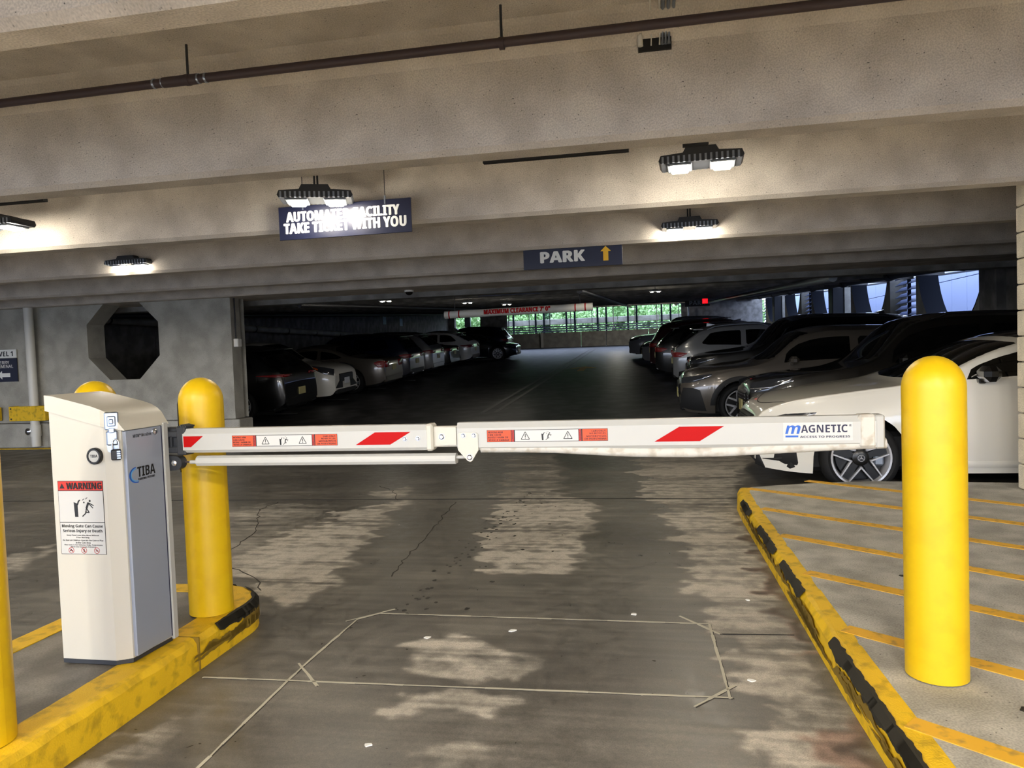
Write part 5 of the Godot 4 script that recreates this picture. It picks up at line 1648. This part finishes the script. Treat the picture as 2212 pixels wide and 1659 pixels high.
# spec: kind, paint, heights and which details; nose at local x = 0, tail at x = L, ground at y = 0
func make_car(label: String, sp: Dictionary) -> Node3D:
	var o := thing("car", label, "car")
	var c := Car.new()
	c.L = sp.get("L", 4.6)
	c.W = sp.get("W", 0.92)
	c.wr = sp.get("wr", 0.36)
	var H: float = sp.get("H", 1.66)
	var L := c.L
	var kind: String = sp.get("kind", "suv")
	var hood: float = sp.get("hood", 1.0)
	var ws0: float = sp.get("ws0", 1.32)        # foot of the windscreen
	var ws1: float = sp.get("ws1", 2.05)        # top of the windscreen
	var belt: float = sp.get("belt", hood + 0.02)
	c.wx = sp.get("wx", [0.88, L - 1.0])
	c.rk = sp.rk if sp.has("rk") else [Vector2(0, 0.36), Vector2(0.12, 0.24), Vector2(0.5, 0.22), Vector2(L - 0.7, 0.23), Vector2(L - 0.15, 0.30), Vector2(L, 0.40)]
	c.tum = sp.get("tum", 0.34)
	c.nf = sp.get("nf", 0.24)
	c.nl = sp.get("nl", 0.75)
	if sp.has("tp"): c.tp = sp.tp
	elif kind == "sedan":
		c.tp = [Vector2(0, 0.62), Vector2(0.03, 0.70), Vector2(0.14, 0.78), Vector2(0.5, hood - 0.08), Vector2(ws0 - 0.1, hood), Vector2(ws0 + 0.12, hood + 0.09), Vector2(ws1, H - 0.05), Vector2(ws1 + 0.5, H), Vector2(L - 1.75, H - 0.06), Vector2(L - 0.95, hood + 0.14), Vector2(L - 0.65, hood + 0.08), Vector2(L - 0.1, hood + 0.04), Vector2(L - 0.02, hood - 0.04), Vector2(L, hood - 0.18)]
	else:
		var rear: float = sp.get("rake", 0.42)
		c.tp = [Vector2(0, hood - 0.32), Vector2(0.03, hood - 0.22), Vector2(0.12, hood - 0.13), Vector2(0.45, hood - 0.05), Vector2(ws0 - 0.12, hood + 0.02), Vector2(ws0 + 0.10, hood + 0.11), Vector2(ws1, H - 0.06), Vector2(ws1 + 0.45, H), Vector2(L - 1.3, H - 0.02), Vector2(L - rear - 0.18, H - 0.09), Vector2(L - rear, H - 0.17), Vector2(L - 0.10, belt + 0.06), Vector2(L - 0.02, belt - 0.06), Vector2(L, belt - 0.2)]
	c.bl = sp.get("bl", [Vector2(0, hood - 0.30), Vector2(0.3, hood - 0.16), Vector2(ws0, belt - 0.03), Vector2(L * 0.6, belt), Vector2(L - 0.4, belt + 0.05), Vector2(L, belt)])
	var body: Material = sp.paint
	part("body", car_body(c), body, o)
	part("underbody", boxm(Vector3(0.25, 0.2, -c.W + 0.14), Vector3(L - 0.25, 0.55, c.W - 0.14), 0.04), M.rubber, o)
	# glass
	var st := ST()
	top_patch(st, c, ws0 - 0.02, ws0 + 0.16, ws1 - 0.02, ws1 + 0.10, sp.get("wsf", 0.93))
	part("windscreen", done(st), M.glass, o)
	st = ST()
	if kind == "sedan": top_patch(st, c, L - 1.72, L - 1.55, L - 0.98, L - 1.06, 0.86)
	else:
		var rr: float = sp.get("rake", 0.42)
		top_patch(st, c, L - rr - 0.10, L - rr - 0.04, L - 0.13, L - 0.15, 0.88)
	part("rear_window", done(st), M.glass, o)
	if sp.get("black_roof", false):
		st = ST()
		top_patch(st, c, ws1 + 0.02, ws1 + 0.14, L - 1.8, L - 1.7, 0.97)
		part("roof_glass", done(st), M.glass, o)
	# side windows from A pillar to C pillar
	var we: float = sp.get("we", L - (1.25 if kind == "sedan" else 0.62))       # rear end of the glass
	var b0 := ws0 + (ws1 - ws0) * 0.36 + 0.06
	var pil: float = sp.get("pillar", ws1 + 0.72)
	var slant: float = sp.get("slant", 0.18)
	for s in [-1.0, 1.0]:
		var topl := func(x: float) -> float: return c.edge(x).x - sp.get("wtop", 0.045)
		var yl := func(x: float) -> float: return c.sh(x) + 0.025
		var A := b0
		var a0 := []
		var a1 := []
		for k in 6:
			var x := lerpf(A, pil, k / 5.0)
			a0.append(Vector2(x, yl.call(x)))
			var xt := lerpf(A + (ws1 - b0) * 0.15, pil, k / 5.0)
			a1.append(Vector2(xt, maxf(yl.call(xt) + 0.01, topl.call(xt))))
		st = ST()
		side_patch(st, c, a0, a1, s)
		part("side_window", done(st), M.glass, o)
		a0 = []
		a1 = []
		for k in 6:
			var x := lerpf(pil + 0.05, we, k / 5.0)
			var xt := lerpf(pil + 0.05, we - slant, k / 5.0)
			a0.append(Vector2(x, yl.call(x) + (0.05 if k == 5 else 0.0)))
			a1.append(Vector2(xt, maxf(yl.call(xt) + 0.02, topl.call(xt) - (0.02 if k == 5 else 0.0))))
		st = ST()
		side_patch(st, c, a0, a1, s)
		part("side_window", done(st), M.glass, o)
		# panel gaps and handles
		if not sp.get("plain", false):
			st = ST()
			for gx in [ws0 + 0.22, pil + 0.02, minf(we - 0.1, c.wx[1] - 0.42)]:
				var lo := [Vector2(gx, 0.33), Vector2(gx + 0.008, 0.33)]
				var up := [Vector2(gx, c.sh(gx) - 0.01), Vector2(gx + 0.008, c.sh(gx) - 0.01)]
				side_patch(st, c, lo, up, s, 0.0025, 1, 12)
			side_patch(st, c, [Vector2(ws0 + 0.22, 0.325), Vector2(c.wx[1] - 0.44, 0.325)], [Vector2(ws0 + 0.22, 0.335), Vector2(c.wx[1] - 0.44, 0.335)], s, 0.0025, 14, 1)
			part("panel_gap", done(st), M.joint, o)
		for hx in [pil - 0.22, we - 0.45]:
			part("door_handle", boxm(Vector3(hx - 0.1, -0.014, -0.02), Vector3(hx + 0.1, 0.014, 0.02), 0.01), body, o, Vector3(0, c.sh(hx) - 0.10, s * (c.side(hx, c.sh(hx) - 0.10) + 0.012)))
		# mirror
		st = ST()
		var mx := b0 + 0.16
		var mz := c.side(mx, c.sh(mx) + 0.05)
		box(st, Vector3(mx - 0.05, c.sh(mx) + 0.02, s * (mz + 0.13) - 0.115), Vector3(mx + 0.09, c.sh(mx) + 0.155, s * (mz + 0.13) + 0.115), 0.045)
		box(st, Vector3(mx - 0.03, c.sh(mx) + 0.0, s * (mz + 0.01) - 0.05), Vector3(mx + 0.03, c.sh(mx) + 0.05, s * (mz + 0.01) + 0.05), 0.01)
		part("side_mirror", done(st), sp.get("mirror", body), o)
		# lamps
		st = ST()
		var hy: float = sp.get("hy", hood - 0.20)
		var lb: float = sp.get("lamp_back", 0.52)
		var lh: float = sp.get("lamp_h", 0.10)
		side_patch(st, c, [Vector2(sp.get("lamp_front", 0.02), hy - lh * 0.6), Vector2(maxf(0.42 * lb, sp.get("lamp_front", 0.02) + 0.08), hy - lh * 0.4), Vector2(0.96 * lb, hy + lh * 0.35)], [Vector2(sp.get("lamp_front", 0.02) + 0.01, hy + lh * 0.25), Vector2(maxf(0.46 * lb, sp.get("lamp_front", 0.02) + 0.09), hy + lh * 0.55), Vector2(1.04 * lb, hy + lh * 0.8)], s, 0.006)
		var hl := part("headlight", done(st), M.lamp_glass, o)
		st = ST()
		side_patch(st, c, [Vector2(0.36, hy + lh * 0.1), Vector2(0.48, hy + lh * 0.36)], [Vector2(0.38, hy + lh * 0.45), Vector2(0.51, hy + lh * 0.66)], s, 0.010, 5, 3)
		part("indicator", done(st), sp.get("indicator", M.chrome), hl)
		st = ST()
		var ty: float = sp.get("tail_y", belt - 0.12)
		var th: float = sp.get("tail_h", 0.13)
		side_patch(st, c, [Vector2(L - sp.get("tail_l", 0.34), ty + th * 0.1), Vector2(L - 0.18, ty - th * 0.5), Vector2(L - 0.005, ty - th * 0.5)], [Vector2(L - sp.get("tail_l", 0.34), ty + th * 0.3), Vector2(L - 0.18, ty + th * 0.5), Vector2(L - 0.02, ty + th * 0.5)], s, 0.006)
		box(st, Vector3(L - 0.02, ty - th * 0.5, s * c.hw(L) * 0.76 - 0.17), Vector3(L + 0.012, ty + th * 0.4, s * c.hw(L) * 0.76 + 0.17), 0.01)
		var tlm := part("tail_light", done(st), M.tail, o)
		part("reverse_lamp", boxm(Vector3(L + 0.006, ty - th * 0.35, s * c.hw(L) * 0.62 - 0.05), Vector3(L + 0.016, ty + th * 0.1, s * c.hw(L) * 0.62 + 0.05), 0.004), M.lamp_glass, tlm)
		# lower cladding and arch trims
		if sp.get("clad", false):
			st = ST()
			for wc in c.wx:
				var R: float = c.wr + 0.055
				var lo := []
				var up := []
				for k in 17:
					var a := PI * (1.0 - k / 16.0)
					lo.append(Vector2(wc + R * cos(a), c.wr + R * sin(a)))
					up.append(Vector2(wc + (R + 0.085) * cos(a), c.wr + (R + 0.075) * sin(a)))
				side_patch(st, c, lo, up, s, 0.012, 32, 2)
			side_patch(st, c, [Vector2(c.wx[0] + c.wr + 0.05, 0.225), Vector2(c.wx[1] - c.wr - 0.05, 0.225)], [Vector2(c.wx[0] + c.wr + 0.05, 0.36), Vector2(c.wx[1] - c.wr - 0.05, 0.36)], s, 0.010, 10, 2)
			part("cladding", done(st), M.clad, o)
	# nose: grille, intake, plate
	var w0 := c.hw(0.0)
	var g0 := hood - 0.40
	part("grille", boxm(Vector3(-0.018, g0 - 0.10, -w0 * 0.62), Vector3(0.05, g0 + 0.11, w0 * 0.62), 0.02), M.black, o)
	st = ST()
	for k in 4: box(st, Vector3(-0.024, g0 - 0.07 + 0.045 * k, -w0 * 0.58), Vector3(0.0, g0 - 0.06 + 0.045 * k, w0 * 0.58))
	part("grille_bars", done(st), sp.get("bars", M.dark_gray), o).set_meta("kind", "stuff")
	part("lower_bumper", boxm(Vector3(-0.006, 0.25, -w0 * 0.9), Vector3(0.12, 0.40, w0 * 0.9), 0.03), M.clad, o)
	part("rear_bumper", boxm(Vector3(L - 0.12, 0.30, -c.hw(L) * 0.92), Vector3(L + 0.008, 0.50, c.hw(L) * 0.92), 0.03), M.clad if sp.get("clad", false) else body, o)
	if sp.get("front_plate", true): part("license_plate", boxm(Vector3(-0.034, g0 - 0.16, -0.155), Vector3(-0.014, g0 - 0.005, 0.155), 0.004), sp.get("plate", M.plate), o)
	part("license_plate", boxm(Vector3(L + 0.004, sp.get("plate_y", 0.72) - 0.08, -0.155), Vector3(L + 0.022, sp.get("plate_y", 0.72) + 0.08, 0.155), 0.004), M.plate, o)
	if sp.get("exhaust", false):
		for s in [-0.55, 0.55]: part("exhaust_tip", boxm(Vector3(L - 0.02, 0.30, s - 0.08), Vector3(L + 0.02, 0.37, s + 0.08), 0.02), M.chrome, o)
	if sp.get("rails", false):
		for s in [-1.0, 1.0]:
			var rp := []
			for k in 9:
				var x := lerpf(ws1 + 0.15, L - 0.85, k / 8.0)
				rp.append(Vector3(x, c.edge(x).x + (0.055 if k > 0 and k < 8 else 0.01), s * c.edge(x).y * 0.94))
			part("roof_rail", tubem(rp, 0.018, 8), sp.get("rail_mat", M.black), o)
	if sp.get("fin", false):
		st = ST()
		prism(st, PackedVector2Array([Vector2(L - 1.15, c.top(L - 1.1) - 0.01), Vector2(L - 0.88, c.top(L - 0.9) - 0.01), Vector2(L - 0.90, c.top(L - 0.9) + 0.07)]), -0.02, 0.02)
		part("roof_fin", done(st), body, o)
	if kind == "suv":
		st = ST()
		var rr: float = sp.get("rake", 0.42)
		box(st, Vector3(L - rr - 0.16, c.top(L - rr) + 0.02, -c.edge(L - rr).y * 0.92), Vector3(L - rr + 0.10, c.top(L - rr) + 0.055, c.edge(L - rr).y * 0.92), 0.016)
		part("spoiler", done(st), body, o)
	# wheels
	var wk := "w%s%s%s" % [c.wr, sp.get("spokes", 5), sp.get("star", false)]
	if not M.has(wk): M[wk] = make_wheel(c.wr, sp.get("rim", c.wr * 0.70), sp.get("spokes", 5), sp.get("alloy", M.alloy), sp.get("star", false))
	for s in [-1.0, 1.0]:
		for x in c.wx:
			var w: Node3D = M[wk].duplicate()
			o.add_child(w, true)
			w.transform = Transform3D(Basis(Vector3.UP, 0.0 if s > 0 else PI), Vector3(x, c.wr, s * (c.side(x, 0.62) - 0.135)))
	if sp.has("extra"): sp.extra.call(o, c)
	return o

# nose_left: the nose points to -x; x is where the end towards the aisle stands
func park(o: Node3D, L: float, x: float, z: float, nose_left: bool, aisle_left: bool):
	var b := Basis.IDENTITY if nose_left else Basis(Vector3.UP, PI)
	var tilt := Basis(Vector3.RIGHT, atan(SL)) if z < RZ else Basis.IDENTITY
	var x0 := x
	if nose_left and not aisle_left: x0 = x - L
	if not nose_left and aisle_left: x0 = x + L
	o.transform = Transform3D(tilt * b, Vector3(x0, ry(z), z))

func build_cars():
	var white := paint(Color(0.90, 0.885, 0.84))
	var blk := paint(Color(0.012, 0.012, 0.016))
	var gry := paint(Color(0.36, 0.335, 0.305))
	gry.metallic = 0.4
	var silver := paint(Color(0.52, 0.52, 0.52))
	silver.metallic = 0.3
	var red := paint(Color(0.16, 0.02, 0.03))
	var blue := paint(Color(0.03, 0.05, 0.14))
	var teal := paint(Color(0.02, 0.08, 0.11))
	var bx3 := paint(Color(0.04, 0.09, 0.20))
	# right row, from near to far
	var m := make_car("white sedan with black roof parked nearest at right behind the hatched island", {
		"kind": "sedan", "L": 4.93, "W": 0.925, "wr": 0.335, "rim": 0.252, "star": true, "paint": white, "H": 1.445, "hood": 0.985, "ws0": 1.34, "ws1": 2.16, "belt": 0.99, "wx": [0.87, 3.82],
		"tp": [Vector2(0, 0.60), Vector2(0.025, 0.69), Vector2(0.10, 0.775), Vector2(0.40, 0.875), Vector2(0.9, 0.945), Vector2(1.30, 0.995), Vector2(1.5, 1.085), Vector2(2.1, 1.345), Vector2(2.5, 1.43), Vector2(3.0, 1.445), Vector2(3.5, 1.38), Vector2(4.1, 1.16), Vector2(4.5, 1.07), Vector2(4.85, 1.03), Vector2(4.91, 0.9), Vector2(4.93, 0.75)],
		"black_roof": true, "mirror": blk, "rk": [Vector2(0, 0.30), Vector2(0.08, 0.22), Vector2(0.5, 0.185), Vector2(4.2, 0.2), Vector2(4.93, 0.4)], "hy": 0.695, "lamp_front": 0.17, "lamp_back": 0.50, "wsf": 0.985, "wtop": 0.022, "nf": 0.30, "nl": 0.95, "lamp_h": 0.07, "front_plate": false, "pillar": 3.0, "extra": merc_nose})
	park(m, 4.93, 0.93, -7.93, true, true)
	park(make_car("black suv with chrome-edged headlight parked second from the front at right", {"L": 4.65, "paint": blk, "H": 1.72, "hood": 1.04, "lamp_h": 0.16, "bars": M.chrome, "rails": true, "extra": drl}), 4.65, 1.22, -10.75, true, true)
	park(make_car("brown-gray suv with black wheel arch cladding, third in the right row", {"L": 4.7, "paint": gry, "H": 1.62, "hood": 1.0, "clad": true, "wr": 0.36, "lamp_h": 0.12, "wx": [0.98, 3.75], "extra": corner_trim}), 4.7, 0.46, -13.85, true, true)
	park(make_car("tall black suv with roof rails, fourth in the right row", {"L": 4.95, "paint": blk, "H": 1.80, "hood": 1.10, "rails": true, "fin": true}), 4.95, 0.75, -16.9, true, true)
	park(make_car("silver suv backed to the aisle with red tail lamp in the right row", {"L": 4.5, "paint": silver, "H": 1.64, "hood": 1.0, "rake": 0.6, "rails": true, "rail_mat": M.steel, "fin": true, "slant": 0.3, "clad": true}), 4.5, 0.51, -19.9, false, true)
	park(make_car("black crossover right behind the backed-in silver suv in the right row", {"L": 4.6, "paint": blk, "H": 1.64, "hood": 1.0, "rake": 0.55}), 4.6, 0.09, -22.8, false, true)
	park(make_car("dark red suv farthest left in the right row", {"L": 4.7, "paint": red, "H": 1.72, "hood": 1.02, "rails": true}), 4.7, -0.08, -25.7, false, true)
	park(make_car("silver crossover whose red tail lamp shows against the bright facade", {"L": 4.5, "paint": silver, "H": 1.62, "hood": 1.0, "rake": 0.55, "fin": true}), 4.5, -0.37, -28.6, true, true)
	park(make_car("silver boxy suv roof at the back of the right row", {"L": 4.7, "paint": silver, "H": 1.78, "hood": 1.05}), 4.7, -1.0, -34.0, true, true)
	# left row, from near to far
	park(make_car("black hatchback suv nearest in the left row with pale license plate", {"L": 4.65, "paint": blk, "H": 1.66, "hood": 1.0, "rake": 0.6, "tail_h": 0.06, "tail_l": 0.6, "tail_y": 0.98, "plate_y": 0.60}), 4.65, -7.77, -15.5, true, false)
	park(make_car("white crossover nosed out with amber headlight corner in the left row", {"L": 4.52, "paint": white, "H": 1.66, "hood": 1.06, "lamp_h": 0.2, "indicator": M.amber, "plate": M.plate_white, "extra": intakes}), 4.52, -7.95, -18.4, false, false)
	park(make_car("gray sedan backed out with red and clear tail lamp in the left row", {"kind": "sedan", "L": 4.8, "paint": gry, "H": 1.46, "hood": 0.96, "tail_h": 0.2, "tail_l": 0.3, "tail_y": 0.84}), 4.8, -7.65, -21.3, true, false)
	park(make_car("dark blue suv behind the gray sedan in the left row", {"L": 4.8, "paint": blue, "H": 1.70, "hood": 1.02, "rails": true, "clad": true, "exhaust": true}), 4.8, -7.89, -24.3, true, false)
	park(make_car("silver suv with black roof rails in the left row", {"L": 4.7, "paint": silver, "H": 1.70, "hood": 1.02, "rails": true, "rake": 0.55}), 4.7, -7.98, -27.2, true, false)
	park(make_car("low black sedan between the silver suv and the white hatchback", {"kind": "sedan", "L": 4.6, "paint": blk, "H": 1.44, "hood": 0.95}), 4.6, -8.15, -30.2, true, false)
	park(make_car("white rounded hatchback with dark rear cladding in the left row", {"L": 4.3, "paint": white, "H": 1.60, "hood": 0.98, "rake": 0.7, "slant": 0.35, "clad": true, "tail_l": 0.5}), 4.3, -7.96, -33.2, true, false)
	park(make_car("teal low coupe nosed out near the far end of the left row", {"kind": "sedan", "L": 4.5, "paint": teal, "H": 1.36, "hood": 0.92, "spokes": 7}), 4.5, -6.5, -36.2, false, false)
	park(make_car("blue suv at the far end of the left row before the parapet", {"L": 4.7, "paint": bx3, "H": 1.68, "hood": 1.02, "rails": true}), 4.7, -7.5, -39.4, true, false)

func merc_nose(o: Node3D, c: Car):
	for s in [-1.0, 1.0]:
		var st := ST()
		side_patch(st, c, [Vector2(0.15, 0.31), Vector2(0.25, 0.245), Vector2(0.37, 0.235)], [Vector2(0.17, 0.46), Vector2(0.25, 0.48), Vector2(0.33, 0.46)], s, 0.005)
		part("side_intake", done(st), M.clad, o)
		st = ST()
		side_patch(st, c, [Vector2(0.06, 0.305), Vector2(0.22, 0.290)], [Vector2(0.06, 0.312), Vector2(0.22, 0.325)], s, 0.014, 5, 2)
		side_patch(st, c, [Vector2(0.05, 0.385), Vector2(0.22, 0.375)], [Vector2(0.05, 0.392), Vector2(0.22, 0.410)], s, 0.014, 5, 2)
		part("intake_fin", done(st), M.clad, o)
		st = ST()
		side_patch(st, c, [Vector2(0.0, 0.245), Vector2(0.05, 0.225), Vector2(0.09, 0.21)], [Vector2(0.0, 0.43), Vector2(0.04, 0.34), Vector2(0.085, 0.225)], s, 0.006, 8, 3)
		part("front_splitter", done(st), M.clad, o)
		st = ST()
		side_patch(st, c, [Vector2(c.wx[0] + 0.45, 0.235), Vector2(c.wx[1] - 0.45, 0.235)], [Vector2(c.wx[0] + 0.45, 0.30), Vector2(c.wx[1] - 0.45, 0.30)], s, 0.018, 12, 3)
		part("side_skirt", done(st), o.get_node("body").material_override, o)
	var st2 := ST()
	for f in [0.125]:
		top_patch(st2, c, 0.125, 0.30, 0.132, 0.308, 0.97, 0.003)
	part("hood_gap", done(st2), M.joint, o)

func drl(o: Node3D, c: Car):
	for s in [-1.0, 1.0]:
		var st := ST()
		side_patch(st, c, [Vector2(0.02, 0.80), Vector2(0.25, 0.82), Vector2(0.52, 0.90)], [Vector2(0.02, 0.815), Vector2(0.25, 0.835), Vector2(0.53, 0.915)], s, 0.014, 10, 2)
		part("chrome_trim", done(st), M.chrome, o)
		st = ST()
		side_patch(st, c, [Vector2(0.06, 0.52), Vector2(0.16, 0.60)], [Vector2(0.10, 0.66), Vector2(0.2, 0.72)], s, 0.012, 4, 3)
		part("bumper_trim", done(st), M.sign_white, o)

func corner_trim(o: Node3D, c: Car):
	for s in [-1.0, 1.0]:
		var st := ST()
		side_patch(st, c, [Vector2(0.0, 0.32), Vector2(0.2, 0.27), Vector2(0.42, 0.26)], [Vector2(0.0, 0.66), Vector2(0.2, 0.66), Vector2(0.32, 0.62)], s, 0.010, 8, 4)
		part("bumper_cladding", done(st), M.clad, o)

func intakes(o: Node3D, c: Car):
	for s in [-1.0, 1.0]:
		part("lower_intake", prismm(PackedVector2Array([Vector2(-0.24, -0.10), Vector2(0.20, -0.12), Vector2(0.20, 0.12), Vector2(0.05, 0.10)]) if s > 0 else PackedVector2Array([Vector2(0.24, -0.10), Vector2(-0.20, -0.12), Vector2(-0.20, 0.12), Vector2(-0.05, 0.10)]), 0.0, 0.02, Transform3D(Basis(Vector3(0, 0, -1), Vector3.UP, Vector3(-1, 0, 0)), Vector3(0.012, 0.52, s * 0.45))), M.black, o)

# ------------------------------------------------------------------ outside
func build_outside():
	var gr := struct("ground", "grassy ground outside beyond the garage")
	part("ground_plane", boxm(Vector3(-70, 0.9, -130), Vector3(60, 1.2, -50.2)), M.soil, gr)
	var leaf := ST()
	for k in 5:
		var x := Transform3D(Basis(Vector3(rng.randf() - .5, rng.randf() - .5, rng.randf() - .5).normalized(), rng.randf() * 6.0), Vector3(rng.randf_range(-.1, .1), rng.randf_range(-.1, .1), rng.randf_range(-.1, .1)))
		var a := x * Vector3(-0.07, 0, 0)
		var b := x * Vector3(0, 0.12, 0.02)
		var c := x * Vector3(0.07, 0, 0)
		var d := x * Vector3(0, -0.12, 0.02)
		quad(leaf, a, b, c, d)
	var lm := done(leaf)
	var kinds := []
	for q in [Color(0.58, 0.72, 0.48), Color(0.68, 0.80, 0.58), Color(0.42, 0.55, 0.40)]:
		var m := mat(q, 0.6)
		m.backlight_enabled = true
		m.backlight = q * 0.6
		m.cull_mode = BaseMaterial3D.CULL_DISABLED
		kinds.append(m)
	var spots := [[-17.5, -60.0, 2.6, 0], [-14.2, -63.0, 2.8, 1], [-11.2, -60.5, 2.4, 0], [-8.4, -64.0, 2.8, 2], [-5.6, -61.0, 2.5, 1], [-2.6, -64.0, 2.8, 0], [0.4, -61.5, 2.6, 1], [3.2, -64.5, 2.8, 2], [6.4, -62.0, 2.6, 0]]
	var words := ["leftmost tree, seen through the far octagonal opening", "second tree from the left beyond the far wall", "tree behind the left end of the far railing", "darker tree behind the blue suv at the far end", "light green tree behind the left half of the far railing", "tree behind the middle of the far railing", "light green tree right of the middle of the far railing", "dark green tree behind the right end of the far railing", "rightmost tree beyond the far wall"]
	for i in spots.size():
		var q: Array = spots[i]
		var t := thing("tree", words[i], "tree", Vector3(q[0], 1.2, q[1]), "trees beyond the garage")
		part("trunk", tubem([Vector3(0, 0, 0), Vector3(0.1, 1.5, 0), Vector3(0.0, 3.5, 0.1)], 0.14, 8), M.bark, t)
		var mm := MultiMesh.new()
		mm.transform_format = MultiMesh.TRANSFORM_3D
		mm.mesh = lm
		mm.instance_count = 1900
		for k in 1900:
			var d: Vector3 = Vector3(rng.randfn(), rng.randfn() * 0.9, rng.randfn()).normalized() * pow(rng.randf(), 0.4) * float(q[2])
			var sc := rng.randf_range(0.8, 1.7)
			mm.set_instance_transform(k, Transform3D(Basis(Vector3(rng.randf() - .5, rng.randf() - .5, rng.randf() - .5).normalized(), rng.randf() * 6.28).scaled(Vector3.ONE * sc), Vector3(d.x, 2.7 + d.y, d.z)))
		var f := MultiMeshInstance3D.new()
		f.name = "foliage"
		f.multimesh = mm
		f.material_override = kinds[q[3]]
		f.set_meta("kind", "stuff")
		t.add_child(f)
